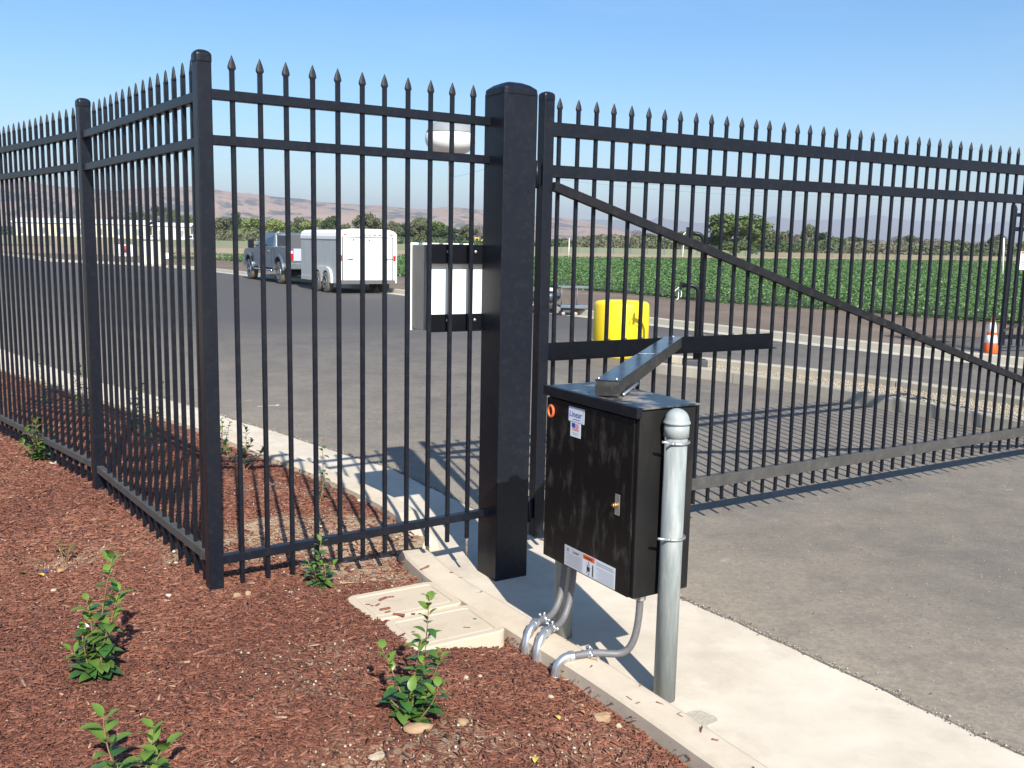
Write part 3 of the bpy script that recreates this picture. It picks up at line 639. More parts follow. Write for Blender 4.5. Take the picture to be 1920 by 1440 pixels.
# local x points away from the post (to the left), local +y points toward the camera
g = G(); g.cbox((-.02, -.158, 1.148), (.335, -.003, 1.592), .004); g.obj('enclosure_body', GREYCAB, cab)
g = G(); g.cbox((-.018, -.0028, 1.150), (.333, -.0018, 1.590), .0004); g.obj('back_panel', WHITE, cab)
g = G(); g.cbox((.3355, -.155, 1.150), (.345, -.004, 1.590), .002); g.obj('side_plate', GREYCAB, cab)
g = G(); g.cbox((-.03, -.1625, 1.138), (.352, -.1585, 1.602), .001); g.obj('flange', WHITE, cab)
g = G(); g.cbox((-.02, -.205, 1.150), (.345, -.163, 1.592), .006); g.obj('enclosure_door', GREYCAB, cab)
for z0, z1 in ((1.497, 1.597), (1.142, 1.232)):
    g = G(); g.cbox((-.08, -.0015, z0), (.335, .003, z1), .001); g.cbox((-.08, .003, z0), (.335, .036, z0+.004), .001)
    ch = g.obj('mounting_channel', CHANNEL, cab)
    for s in (.05, .215):
        g = G(); zz = (z0+z1)/2+.012; g.lathe([(0, .010), (.008, .010), (.009, .006), (.009, .003)], 8, axis='y', cx=s, cy=zz); g.obj('bolt', ZINC, ch)

# ------------------------------------------------------------------ gate operator
# local frame: origin under the near front corner of the cabinet, x along the long front (towards the gate), y into the depth
OX, OY = .497, 3.622; OA = VA+math.pi/2
op = thing('gate_operator', 'black weathered gate operator cabinet with its long arm reaching to the gate', 'gate operator', (OX, OY, 0), OA)
# local x = n (towards gate), local y = -d => depth is negative y
LN, DP, Z0, Z1 = .632, .285, .222, .99
wm = bpy.data.materials.new('weathered_black_panel'); wm.use_nodes = True
n = wm.node_tree; b = n.nodes['Principled BSDF']; lk = n.links.new; b.inputs['Roughness'].default_value = .42; b.inputs['Specular IOR Level'].default_value = .2
t = n.nodes.new('ShaderNodeTexCoord'); mm = n.nodes.new('ShaderNodeMapping'); mm.inputs['Scale'].default_value = (13, 13, 4.5); lk(t.outputs['Object'], mm.inputs[0])
z1_ = n.nodes.new('ShaderNodeTexNoise'); z1_.inputs['Scale'].default_value = 1.5; z1_.inputs['Detail'].default_value = 9; z1_.inputs['Roughness'].default_value = .68; z1_.inputs['Distortion'].default_value = .25; lk(mm.outputs[0], z1_.inputs[0])
r1 = n.nodes.new('ShaderNodeMapRange'); r1.inputs[1].default_value = .51; r1.inputs[2].default_value = .66; lk(z1_.outputs[0], r1.inputs[0])
z2_ = n.nodes.new('ShaderNodeTexNoise'); z2_.inputs['Scale'].default_value = 22; z2_.inputs['Detail'].default_value = 4; lk(t.outputs['Object'], z2_.inputs[0])
mu = n.nodes.new('ShaderNodeMath'); mu.operation = 'MULTIPLY'; lk(r1.outputs[0], mu.inputs[0]); lk(z2_.outputs[0], mu.inputs[1])
x = n.nodes.new('ShaderNodeMix'); x.data_type = 'RGBA'; x.inputs[6].default_value = (.005, .005, .0056, 1); x.inputs[7].default_value = (.080, .074, .068, 1); lk(mu.outputs[0], x.inputs[0]); lk(x.outputs[2], b.inputs['Base Color'])
CABM = wm
SIDEM = mat('black_cabinet_side', (.007, .007, .0075), .5, spots=(.018, .017, .016), scale=6, amt=.5, stretch=(1, 1, .35), second=(.045, .04, .036), scale2=7, amt2=1.0, spec=.2)
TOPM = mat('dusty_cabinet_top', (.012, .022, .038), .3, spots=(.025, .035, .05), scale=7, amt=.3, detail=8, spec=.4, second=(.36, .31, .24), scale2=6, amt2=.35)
g = G(); g.cbox((.0, -DP, Z0), (LN, 0, Z1-.004), .006); g.obj('cabinet_body', SIDEM, op)
g = G(); g.cbox((.018, .0015, Z0+.004), (LN-.004, .014, Z1-.045), .004); door = g.obj('cabinet_door', CABM, op)
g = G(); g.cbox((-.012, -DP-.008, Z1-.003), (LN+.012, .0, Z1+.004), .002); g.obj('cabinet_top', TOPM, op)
g = G(); g.cbox((-.012, .001, Z1-.036), (LN+.012, .026, Z1+.006), .003); g.obj('rain_lip', BLACK, op)
g = G(); g.cbox((.086, .0145, .545), (.116, .0175, .63), .001); la = g.obj('latch', ZINC, op)
g = G(); g.lathe([(0, .028), (.010, .028), (.011, .0175)], 14, axis='y', cx=.108, cy=.585); g.lathe([(.004, .035), (.006, .035), (.006, .028)], 10, axis='y', cx=.108, cy=.585); g.obj('latch_cylinder', BRASS, la)
# orange grommet
g = G(); c_ = (.588, .888)
pts = [(c_[0]+.019*math.cos(a), .019, c_[1]+.024*math.sin(a)) for a in np.linspace(0, 2*math.pi, 25)]; g.tube(pts, .006, 8, caps=False); gr_ = g.obj('rubber_grommet', ORING, op)
g = G(); g.lathe([(0, .0165), (.010, .0165), (.011, .0145)], 14, axis='y', cx=c_[0], cy=c_[1]); g.obj('grommet_plug', INK, gr_)
# stickers: quads standing 1 mm off the door, printed with thin raised ink
def sticker(name, x0, x1, z0, z1, m, y=.0150, parent=None, th=.0006):
    g = G(); g.box((x0, y-.0008, z0), (x1, y+th-.0003, z1)); return g.obj(name, m, parent or op)
FY = .0153
def decal_frame(x, z, y=.01555):
    """matrix placing text: text x runs to the viewer's right = local -x; text y = up; faces local +y"""
    return Matrix(((-1, 0, 0, x), (0, 0, 1, y), (0, 1, 0, z), (0, 0, 0, 1)))
s1 = sticker('name_plate', .345, .457, .868, .932, LABELW)
def bars(name, rows, m, parent, y=.01535):
    g = G()
    for x0, x1, z0, z1 in rows: g.box((x0, y-.0004, z0), (x1, y+.0002, z1))
    return g.obj(name, m, parent)
bars('plate_border', [(.352, .460, .929, .9302), (.352, .460, .8695, .8707), (.352, .3532, .8707, .929), (.4588, .46, .8707, .929)], BLUE, s1)
text_mesh('plate_lettering', 'Linear', .036, BLUE, s1, decal_frame(.453, .890), font_shear=.12, bold=.0003)
bars('small_print', [(.372, .425, .8785, .8815)], BLUE, s1)
s2 = sticker('flag_sticker', .368, .442, .805, .867, LABELW)
bars('flag_stripes', [(.382, .428, .833+i*.0052, .8355+i*.0052) for i in range(6)], PINK, s2)
bars('flag_canton', [(.408, .432, .846, .864)], BLUE, s2, .0156)
bars('small_print', [(.385, .425, .821, .8225), (.39, .42, .815, .8165)], INKG, s2)
# bottom labels
s3 = sticker('rating_label', .325, .458, .232, .322, SILV)
text_mesh('label_lettering', 'Linear', .019, INK, s3, decal_frame(.398, .3), font_shear=.1)
bars('small_print', [(.335, .448-.01*(i % 3), .242+i*.0075, .2435+i*.0075) for i in range(7)]+[(.425, .44, .297, .312)], INKG, s3)
s4 = sticker('warning_label', .236, .3235, .232, .322, LABELW)
bars('warning_header', [(.2385, .321, .299, .32)], OPRINT, s4)
text_mesh('warning_lettering', 'WARNING', .0115, INK, s4, decal_frame(.311, .3045, .0158), bold=.0003)
g = G(); g.box((.246, .015, .238), (.254, .0156, .288)); g.box((.27, .015, .254), (.292, .0156, .272))
for a in range(-2, 3):
    p = Vector((.266, 0, .263)); d = Vector((math.cos(.5*a), 0, math.sin(.5*a)*1.2)); q = p+d*.032; nn_ = Vector((-d.z, 0, d.x))*.0018; y_ = .0156
    if a: g.add([(p.x+d.x*.014+nn_.x, y_, p.z+d.z*.014+nn_.z), (p.x+d.x*.014-nn_.x, y_, p.z+d.z*.014-nn_.z), (q.x-nn_.x, y_, q.z-nn_.z), (q.x+nn_.x, y_, q.z+nn_.z)], [(0, 1, 2, 3)])
g.obj('pinch_pictogram', INK, s4)
s5 = sticker('instruction_label', .1, .2345, .232, .322, LABELW)
bars('small_print', [(.108, .226-.012*((i*2) % 3), .238+i*.0078, .2395+i*.0078) for i in range(7)]+[(.108, .226, .300, .303), (.115, .226, .308, .311)], INKG, s5)
# the arm: steel channel cover from above the cabinet to the plate on the gate
arm = thing('operator_arm', 'long dark steel operator arm slanting from the black cabinet to the gate plate', 'gate arm', (.40, 3.90, 0), math.atan2(5.815-3.86, .992-.395))
AL = 2.03
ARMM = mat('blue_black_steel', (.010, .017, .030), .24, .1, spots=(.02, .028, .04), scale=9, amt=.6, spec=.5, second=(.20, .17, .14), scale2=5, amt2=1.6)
ARMS = mat('scuffed_steel_side', (.012, .012, .013), .5, .1, spots=(.045, .042, .038), scale=12, amt=.5, second=(.085, .077, .066), scale2=30)
g = G(); g.cbox((-.04, -.049, .999), (AL-.04, .049, 1.06), .003); g.obj('arm_channel', ARMS, arm)
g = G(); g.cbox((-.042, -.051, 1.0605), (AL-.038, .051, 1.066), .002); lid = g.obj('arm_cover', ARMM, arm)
for s_, t_ in ((-.02, -.035), (-.02, .04), (AL-.08, 0)):
    g = G(); g.lathe([(.006, 1.066), (.006, 1.070), (.003, 1.074), (0, 1.075)], 10, cx=s_, cy=t_); g.obj('screw', ZINC, lid)
g = G()
for k_, (u0, v0, ln_) in enumerate([(.98, .030, .03), (.99, .012, .012), (1.0, -.004, .025), (1.0, -.024, .018), (.97, .008, .008)]): g.box((u0, v0-ln_*.5, 1.066), (u0+.006+.004*(k_ % 2), v0+ln_*.5, 1.0664))
g.obj('paint_scuff', LABELW, lid)
g = G(); g.lathe([(.03, Z1+.004), (.03, .999)], 20, cx=.02, cy=0); g.obj('drive_shaft', GREYMETAL, arm)
g = G(); g.tube([(.0, -.062, 1.004), (.35, -.062, 1.004)], .006, 8); g.obj('release_rod', ZINC, arm)
g = G(); g.cbox((AL-.10, -.035, .985), (AL-.02, .03, .999), .002); g.obj('arm_end_bracket', CHANNEL, arm)

# ------------------------------------------------------------------ galvanised pipes either side of the cabinet
def pipe(label, x, y, top, clamps, face):
    r = thing('steel_pipe_post', label, 'pipe post', (x, y, 0), VA, 'galvanised pipes carrying the gate operator')
    g = G(); g.lathe([(.0445, -.25), (.0445, top-.06)], 40); g.obj('pipe_shaft', GALV, r)
    g = G(); g.lathe([(.0452, top-.112), (.0492, top-.111), (.0498, top-.070), (.0465, top-.067), (.0465, top-.061), (.0535, top-.059), (.0538, top-.054), (.0515, top-.050)]+[(.049*math.cos(t), top-.050+.050*math.sin(t)) for t in np.linspace(.12, math.pi/2-.02, 10)]+[(0, top)], 40); g.obj('dome_cap', mat('galvanised_cap', (.33, .365, .36), .5, .1, spots=(.27, .30, .30), scale=30, amt=.5, bump=.08), r)
    for z in clamps:
        g = G(); pts = [(-.02-.05, face*.055, z+.006)]+[(.0505*math.cos(a), .0505*math.sin(a)*-face, z-.004*math.sin((a+2)/2)) for a in np.linspace(math.pi*1.02, 0-.6, 26)]
        pts = [(-.095, -face*.028, z+.012), (-.055, -face*.034, z+.005)]+[(.0505*math.cos(a), -face*.0505*math.sin(a), z) for a in np.linspace(math.pi*.80, -.35, 26)]
        g.tube(pts, .0052, 8); g.obj('u_bolt', ZINC, r)
        g = G(); g.cbox((-.13, face*.052-.004, z-.03), (-.06, face*.052+.002, z+.03), .002); g.obj('bolt_plate', BLACK, r)
    return r
pipe('nearest galvanised steel pipe with domed cap, strapped to the right side of the cabinet', .645, 3.657, .99, (.858, .475), 1)
pipe('galvanised pipe mostly hidden behind the black cabinet, showing its weathered foot and dome tip', .262, 4.262, .99, (.858,), -1)

# ------------------------------------------------------------------ conduits
def bez(p, n=24):
    p = [Vector(q) for q in p]; out = []
    for i in range(n+1):
        t = i/n; q = [v.copy() for v in p]
        while len(q) > 1: q = [q[k].lerp(q[k+1], t) for k in range(len(q)-1)]
        out.append(q[0])
    return out
def conduit(label, path, elbow, strap_at, grp='grey flexible conduits from the gate operator'):
    r = thing('flexible_conduit', label, 'conduit', elbow[0], 0, grp); o0 = Vector(elbow[0])
    pts = [p-o0 for p in path]; L_ = sum((b-a).length for a, b in zip(pts, pts[1:]))
    fine = []; 
    for a, b in zip(pts, pts[1:]):
        k = max(2, int((b-a).length/.0035)); fine += [a.lerp(b, i/k) for i in range(k)]
    fine.append(pts[-1]); rs = [.0150+.00035*math.sin(i*2.1) for i in range(len(fine))]
    g = G(); g.tube(fine, rs, 14); g.obj('hose', CONDUIT, r)
    e = [Vector(p)-o0 for p in elbow]
    g = G(); g.tube(bez(e, 12), [.0185]*13, 16); q = bez(e, 12)
    g.tube([q[-2].lerp(q[-1], .2), q[-1]+(q[-1]-q[-2])*.9], .0225, 8, smooth=False); g.tube([q[0], q[0]+(q[1]-q[0])*.6], .0215, 8, smooth=False); g.obj('elbow_fitting', ZINC, r)
    s = fine[int(len(fine)*strap_at)]; d = (fine[int(len(fine)*strap_at)+3]-s).normalized()
    g = G(); g.tube([s-d*.010, s+d*.010], .0182, 14)
    sd_ = Vector((-d.y, d.x, 0)).normalized()
    g.tube([s+sd_*.018, s+sd_*.030+Vector((0, 0, .005))], .008, 6); g.tube([s-sd_*.018+Vector((0, 0, .01)), s-sd_*.026+Vector((0, 0, .022))], .007, 6)
    g.tube([s+Vector((0, 0, .02)), s+Vector((0, 0, .032))], .006, 6); g.obj('conduit_clamp', ZINC, r)
    return r
nV = Vector((vnrm[0], vnrm[1], 0)); dV = Vector((vdir[0], vdir[1], 0)); CO = Vector((OX, OY, 0))
zt = -.036
def cpt(n_, d_, z): return CO+nV*n_+dV*d_+Vector((0, 0, z))
conduit('grey flexible conduit curving from the near corner of the cabinet down over the kerb', bez([cpt(.045, .075, .2), cpt(.045, .075, .05), cpt(.06, .06, -.10), cpt(.11, .02, zt+.0), cpt(.14, -.10, zt+.0)], 24)+[cpt(.155, -.165, zt-.002)],
        [cpt(.172, -.245, zt-.085), cpt(.172, -.242, zt-.002), cpt(.158, -.178, zt-.002)], .84)
conduit('left one of two grey conduits dropping behind the cabinet to the mulch', bez([cpt(.56, .06, .23), cpt(.56, .06, .05), cpt(.54, .01, -.07), cpt(.49, -.08, zt+.03), cpt(.462, -.150, zt+.022)], 24),
        [cpt(.425, -.228, -.15), cpt(.426, -.226, -.02), cpt(.458, -.160, zt+.022)], .86, 'grey conduits twinned')
conduit('right one of two grey conduits dropping behind the cabinet to the mulch', bez([cpt(.49, .06, .23), cpt(.49, .06, .03), cpt(.47, .0, -.09), cpt(.42, -.08, zt+.02), cpt(.375, -.152, zt+.018)], 24),
        [cpt(.338, -.228, -.15), cpt(.338, -.226, -.02), cpt(.372, -.160, zt+.018)], .86, 'grey conduits twinned')
g = G(); g.lathe([(.024, .195), (.024, .222)], 10, smooth=False); g.obj('conduit_fitting', ZINC, op, (.045, -.075, 0))

# ------------------------------------------------------------------ utility vaults in the mulch
def vault(i, label, c, a, b, zt_):
    r = thing('utility_vault', label, 'utility box', (c[0], c[1], 0), VA)
    def rr(a_, b_, rad, n_=6):
        out = []
        for cx, cy, t0 in ((a_/2-rad, b_/2-rad, 0), (-a_/2+rad, b_/2-rad, 90), (-a_/2+rad, -b_/2+rad, 180), (a_/2-rad, -b_/2+rad, 270)):
            for k in range(n_+1): t = R(t0+90*k/n_); out.append((cx+rad*math.cos(t), cy+rad*math.sin(t)))
        return out
    o1 = rr(a, b, .045); o2 = rr(a-.012, b-.012, .04); o3 = rr(a-.075, b-.075, .022); o4 = rr(a-.085, b-.085, .02); n = len(o1)
    g = G(); rows = [(o1, -.12), (o1, zt_-.005), (o2, zt_), (o3, zt_), (o4, zt_-.012)]
    vs = [(x, y, z) for o_, z in rows for x, y in o_]
    g.add(vs, [(k*n+j, k*n+(j+1) % n, (k+1)*n+(j+1) % n, (k+1)*n+j) for k in range(4) for j in range(n)]); g.obj('vault_rim', VAULT, r)
    l1 = rr(a-.084, b-.084, .02); l2 = rr(a-.094, b-.094, .018); n = len(l1)
    g = G(); vs = [(x, y, z) for o_, z in ((l1, zt_-.012), (l1, zt_-.003), (l2, zt_-.001)) for x, y in o_]
    g.add(vs, [(k*n+j, k*n+(j+1) % n, (k+1)*n+(j+1) % n, (k+1)*n+j) for k in range(2) for j in range(n)]+[tuple(2*n+k for k in range(n))]); lid = g.obj('vault_lid', VAULT, r)
    g = G(); g.lathe([(.008, zt_-.0008), (.009, zt_), (.005, zt_+.001), (0, zt_+.001)], 10, cx=-a/2+.07, cy=0); g.lathe([(.008, zt_-.0008), (.009, zt_), (.005, zt_+.001), (0, zt_+.001)], 10, cx=a/2-.07, cy=0); g.obj('lid_bolt', BARK, lid)
    return r
vault(0, 'farther of two tan utility vault lids set in the mulch, nearer the gate post', VAULTS[0][0], *VAULTS[0][1:], -.038)
vault(1, 'nearer of two tan utility vault lids set in the mulch, behind the leafy shrub', VAULTS[1][0], *VAULTS[1][1:], -.034)

# ------------------------------------------------------------------ young shrubs (leaf by leaf)
def leaf_mesh(name, m, seed):
    r = random.Random(seed); g = G(); n = 7; vs = []
    for i in range(n):
        t = i/(n-1); wd = .5*math.sin(math.pi*min(1, t*.96+.03))**.75*(1.05-.35*t) if 0 < i < n-1 else .01
        z = .12*math.sin(t*2.2)-.22*t*t; 
        vs += [(-wd*.64, t, z+wd*.14), (0, t, z-.01), (wd*.64, t, z+wd*.14+r.uniform(-.01, .01))]
    fs = []
    for i in range(n-1):
        a = i*3; fs += [(a, a+1, a+4, a+3), (a+1, a+2, a+5, a+4)]
    g.add(vs, fs, 0, True)
    me = bpy.data.meshes.new(name); me.from_pydata(g.v, [], g.f); me.materials.append(m); me.polygons.foreach_set('use_smooth', g.s); return me
LM = [[leaf_mesh('leaf', m, i*5+k) for k in range(2)] for i, m in enumerate(LEAF)]
def shrub(label, x, y, stems, size=.05, dens=1., dark=.3, group='young shrubs planted in the mulch', young=.3, bare=0.):
    z0 = float(mulch_z(np.array([x]), np.array([y]))[0]); r = thing('shrub', label, 'shrub', (x, y, z0), 0, group)
    g = G()
    for (dx, dy, h) in stems:
        base = Vector((random.uniform(-.015, .015), random.uniform(-.015, .015), -.02)); tip = Vector((dx, dy, h))
        mid = base.lerp(tip, .5)+Vector((random.gauss(0, .02), random.gauss(0, .02), 0)); pts = bez([base, mid, tip], 8)
        g.tube(pts, [.0035-.0022*i/8 for i in range(9)], 5)
        ln = (tip-base).length; k = max(3, int(ln/.016*dens)); az = random.uniform(0, 6.28)
        for j in range(k):
            t = bare+(1-bare)*(j+.6)/k; az += 2.4+random.gauss(0, .35)
            f = t*8; i0_ = min(7, int(f)); p = pts[i0_].lerp(pts[i0_+1], f-i0_)
            s_ = size*1.16*(1.15-.45*t)*random.uniform(.7, 1.2); yt = t > 1-young*random.uniform(.5, 1.2)
            me_ = LM[1 if yt else (2 if random.random() < dark else 0)][j % 2]
            o = bpy.data.objects.new('leaf', me_); col.objects.link(o); o.parent = r
            el = random.uniform(-.25, .55)+(.55*t if yt else 0)
            off = Vector((math.cos(az), math.sin(az), 0))*.004
            q = Vector((math.cos(az)*math.cos(el), math.sin(az)*math.cos(el), math.sin(el))).to_track_quat('Y', 'Z')
            o.location = p+off; o.rotation_mode = 'QUATERNION'; o.rotation_quaternion = q
            o.scale = (s_*random.uniform(.95, 1.15), s_, s_)
    g.obj('stem', TWIG, r); return r
shrub('leafy green shrub in the open mulch at the lower left, bent to the right', -1.53, 3.36, [(.06, .05, .46), (.085, .03, .33), (-.02, .0, .31), (-.03, -.03, .18), (.04, -.04, .15), (-.07, -.04, .13), (.06, .0, .22), (-.05, .02, .2)], .064, 1.0)
shrub('green shrub cut off by the bottom edge of the photo, lower left', -1.10, 2.62, [(-.09, .03, .21), (.05, .05, .17), (.10, .02, .13), (-.02, -.05, .1), (.09, -.06, .09)], .066, 1.15, young=.45)
shrub('tall many-stemmed shrub in front of the utility vaults, with one long thin shoot', -.32, 3.12, [(.05, .03, .44), (.04, .01, .22), (-.11, 0, .26), (.10, .02, .24), (.0, -.05, .13), (.05, -.05, .11), (-.10, -.02, .10), (.09, -.03, .14), (.03, .0, .3)], .056, 1.0, dark=.55)
shrub('small bushy shrub just in front of the bottom rail of the front fence panel', -.90, 4.41, [(.0, .01, .22), (-.06, 0, .12), (.06, .0, .11), (.02, -.04, .13), (-.03, -.03, .1)], .045, 1.5, dark=.45, young=.2)
shrub('grey-green shrub poking through the bottom rail of the left fence near the photo edge', -3.42, 6.78, [(-.10, 0, .24), (.05, .0, .25), (.12, .02, .18), (-.03, .02, .3), (.0, -.04, .15), (-.13, 0, .13)], .055, 1.2, dark=.25)
shrub('wispy nearly leafless seedling in the left mulch', -2.25, 4.68, [(-.03, 0, .14), (.05, .0, .13), (.01, .02, .1), (-.07, .01, .10)], .026, .6, young=0, bare=.45)
shrub('sparse shrub behind the fence, just right of the corner post', -1.95, 6.78, [(-.13, 0, .20), (.03, 0, .32), (.08, .0, .24), (.0, .03, .16), (-.05, 0, .12), (.16, .02, .17)], .05, .8, dark=.5, bare=.35)
shrub('single spindly shoot standing behind the front fence panel', -1.22, 6.02, [(.0, .02, .44), (.02, .02, .2)], .045, .42, dark=.5, young=0, bare=.2)
for k, (x, y, lab) in enumerate([(-4.55, 9.2, 'dim green shrub inside the fence at the left edge, nearest the frame'), (-3.85, 8.55, 'bushy shrub inside the left fence, second from the photo edge'), (-3.25, 8.0, 'green shrub inside the fence just left of the line post'), (-2.95, 7.6, 'shrub inside the fence showing just right of the line post'), (-2.3, 7.35, 'shrub inside the fence halfway between line post and corner post')]):
    shrub(lab, x, y, [(random.uniform(-.14, .14), random.uniform(-.1, .1), random.uniform(.2, .5)) for _ in range(4)], .05, .7, dark=.6)

# ------------------------------------------------------------------ stones and fallen leaves one can point to
def stone(name, label, x, y, r, m, sx=1., group=None, flat=.6):
    g = G(); bm = bmesh.new(); bmesh.ops.create_icosphere(bm, subdivisions=2, radius=1); rr_ = random.Random(int(x*977+y*313))
    ph = [rr_.uniform(0, 6) for _ in range(4)]
    for v in bm.verts:
        k = 1+.16*math.sin(v.co.x*3+ph[0])+.13*math.sin(v.co.y*4+ph[1])+.1*math.sin(v.co.z*5+ph[2]+v.co.x*3); v.co = Vector((v.co.x*k*sx, v.co.y*k, v.co.z*k*flat))*r
    bm.verts.index_update(); g.add([v.co for v in bm.verts], [tuple(v.index for v in f.verts) for f in bm.faces], 0, rr_.random() < .5); bm.free()
    z = float(mulch_z(np.array([x]), np.array([y]))[0])
    o = g.obj(name, m, None, (x, y, z+r*flat*.55), rr_.uniform(0, 3)); return tag(o, label, 'stone', group)
def gp_(px, py, z=-.02):
    X = (px-960)/FPX; U = -(py-720)/FPX; v = X*cx_+U*cy_+ef; t = (z-CAM_H)/v.z; return v.x*t, v.y*t
for lab, px, py, r, m, sx, fl in [
    ('large tan stone beside the base of the shrub before the vaults', 785, 1362, .034, BSTONE, 1.5, .45), ('knobbly brown clod right of the stone by the front shrub', 866, 1350, .02, BSTONE, 1.2, .7),
    ('pale angular stone in the left mulch below the wispy seedling', 101, 1101, .013, STONE, 1.3, .6), ('brown stone in the mulch just right of the corner post foot', 444, 1122, .016, BSTONE, 1.1, .8),
    ('second brown stone by the corner post, nearer the fence rail', 465, 1117, .017, BSTONE, 1.0, .8), ('white stone in open mulch, left of the corner post foot', 316, 1120, .011, mat('white_stone', (.50, .45, .38), .9), 1.2, .7),
    ('tan lump by the kerb, lowest right in the mulch', 1130, 1310, .03, BSTONE, 1.3, .6), ('small pale stone resting on mulch near the right conduits', 1162, 1320, .012, STONE, 1, .8),
    ('pale stone at the bottom of the mulch near the kerb', 1034, 1273, .012, STONE, 1.1, .7), ('light stone lying by the left fence near the grey-green shrub', 102, 867, .022, STONE, 1.5, .6),
    ('small light stone under the left fence rail near the photo edge', 64, 858, .018, mat('peach_stone', (.45, .31, .22), .9), 1.2, .7), ('pale stone on the right flank of the front shrub', 874, 1255, .012, STONE, 1, .8),
    ('beige stone between the front shrub and the vault corner', 900, 1248, .010, STONE, 1, .8), ('grey-white stone near the bottom centre edge', 707, 1428, .018, STONE, 1.4, .6),
    ('white pebble right of the small bushy shrub', 635, 1098, .009, STONE, 1, .8), ('brown stone on the far soil behind the front fence', 700, 1065, .014, BSTONE, 1.2, .7)]:
    x, y = gp_(px, py); stone('stone', lab, x, y, r, m, sx, 'stones lying in the mulch', fl)
def fallen(label, px, py, s_, m, rz, z=None, el=.15):
    x, y = gp_(px, py, -.02); zz = float(mulch_z(np.array([x]), np.array([y]))[0]) if z is None else z
    me_ = leaf_mesh('fallen_leaf', m, 3); o = bpy.data.objects.new('fallen_leaf', me_); col.objects.link(o); o.location = (x, y, zz+.012); o.rotation_euler = (el, .2, rz); o.scale = (s_*1.1, s_, s_*1.1)
    return tag(o, label, 'leaf', 'fallen leaves on the mulch')
fallen('yellow fallen leaf in the left mulch below the wispy seedling', 82, 1080, .05, YLEAF, 1.2)
fallen('green-yellow leaf lying at the far left of the mulch', 50, 1078, .045, LEAF[1], 1.7); fallen('orange-brown curled leaf right of the yellow one', 108, 1072, .045, mat('orange_leaf', (.45, .22, .08), .7), -.4)
fallen('cream dry leaf in the mulch right of the front shrub', 1050, 1322, .032, YLEAF, .5); fallen('pale yellow leaf in the mulch near the bottom centre', 1008, 1412, .04, YLEAF, 2.9)
fallen('orange dry leaf on mulch beside the kerb below the conduits', 1098, 1306, .03, mat('orange_leaf', (.45, .22, .08), .7), .9)
fallen('white scrap of paper under the left shrub', 145, 1180, .05, WHITE, -1.5); fallen('small blue scrap lying in the left mulch', 86, 1069, .028, BLUE, .4)
BKL = ['bark piece on the farther vault lid, middle of its scattered bits', 'short bark piece at the top of the farther vault lid', 'long bark piece near the near edge of the farther vault lid', 'bark piece by the left rim of the farther vault lid', 'largest dark bark piece between the two vault lids', 'lone round bark bit at the right end of the farther vault lid', 'reddish bark piece near the right rim of the nearer vault lid', 'small bark bit at the left corner of the farther vault lid', 'small upright bark bit on the nearer lid beside the shrub tip', 'short bark bit on the seam between the vault lids, left end', 'small bark bit on the left rim of the nearer vault']
# bark bits strewn over the vault lids and the kerb
for k, (px, py, L_) in enumerate([(718, 1123, .05), (733, 1119, .03), (722, 1142, .05), (708, 1134, .03), (748, 1153, .055), (806, 1124, .02), (875, 1177, .03), (690, 1133, .022), (775, 1150, .02), (727, 1147, .028), (738, 1186, .024)]):
    x, y = gp_(px, py, -.036); g = G(); g.cbox((-L_/2, -L_*.14, 0), (L_/2, L_*.14, L_*.12), L_*.05)
    o = g.obj('bark_piece', mat('mulch_chip_0', (0, 0, 0)), None, (x, y, -.0370), random.uniform(-.3, 1.2)); tag(o, BKL[k], 'bark', 'bark pieces on the vault lids')

# ------------------------------------------------------------------ yellow barrel, card readers, cone, cart
r = thing('yellow_barrel', 'big round-shouldered yellow plastic barrel behind the gate', 'barrel', (1.78, 15.75, GR))
g = G(); g.lathe([(0, 0), (.445, 0), (.455, .02), (.458, .5), (.452, .84), (.44, .875), (.41, .90), (.30, .915), (0, .92)], 48); g.obj('barrel_body', YELLOW, r)
g = G(); g.lathe([(.459, .03), (.464, .035), (.464, .055), (.459, .06)], 48); g.obj('barrel_rim', YELLOW, r)
r = thing('card_reader_stand', 'black two-height gooseneck stand on a gravel island, its wires dangling', 'pedestal', (2.62, 13.62, -.075), R(0))
g = G(); g.cbox((-.165, -.12, -.11), (.165, .12, .08), .012); g.obj('base_plinth', mat('dark_grey_plinth', (.05, .052, .056), .6), r)
g = G(); sq = [(.0, 0, .09), (.0, 0, 1.03)]+[(-.10+.10*math.cos(a), 0, 1.03+.10*math.sin(a)) for a in np.linspace(.2, math.pi/2, 6)]+[(-.24, 0, 1.13)]
g.tube(sq, .032, 10); g.obj('low_gooseneck', BLACK, r)
g = G(); sq = [(.045, .05, .09), (.045, .05, 1.76)]+[(-.055+.10*math.cos(a), .05, 1.76+.10*math.sin(a)) for a in np.linspace(.2, math.pi/2, 6)]+[(-.17, .05, 1.87)]
g.tube(sq, .030, 10); g.obj('tall_gooseneck', BLACK, r)
g = G(); g.cbox((-.27, -.045, 1.07), (-.24, .045, 1.19), .003); g.obj('reader_plate', BLACK, r)
g = G(); g.cbox((-.20, .005, 1.81), (-.17, .095, 1.95), .003); g.obj('reader_plate', BLACK, r)
g = G(); g.tube(bez([(-.27, 0, 1.11), (-.33, -.02, 1.07), (-.38, 0, 1.0), (-.36, 0, .96)], 8), .007, 6); g.tube(bez([(-.27, 0, 1.10), (-.30, .02, 1.0), (-.25, 0, .93), (-.31, .01, .93)], 8), .007, 6); g.tube(bez([(-.27, 0, 1.1), (-.22, .0, 1.02), (-.25, 0, .96)], 8), .006, 6)
g.obj('loose_wires', WHITE, r)
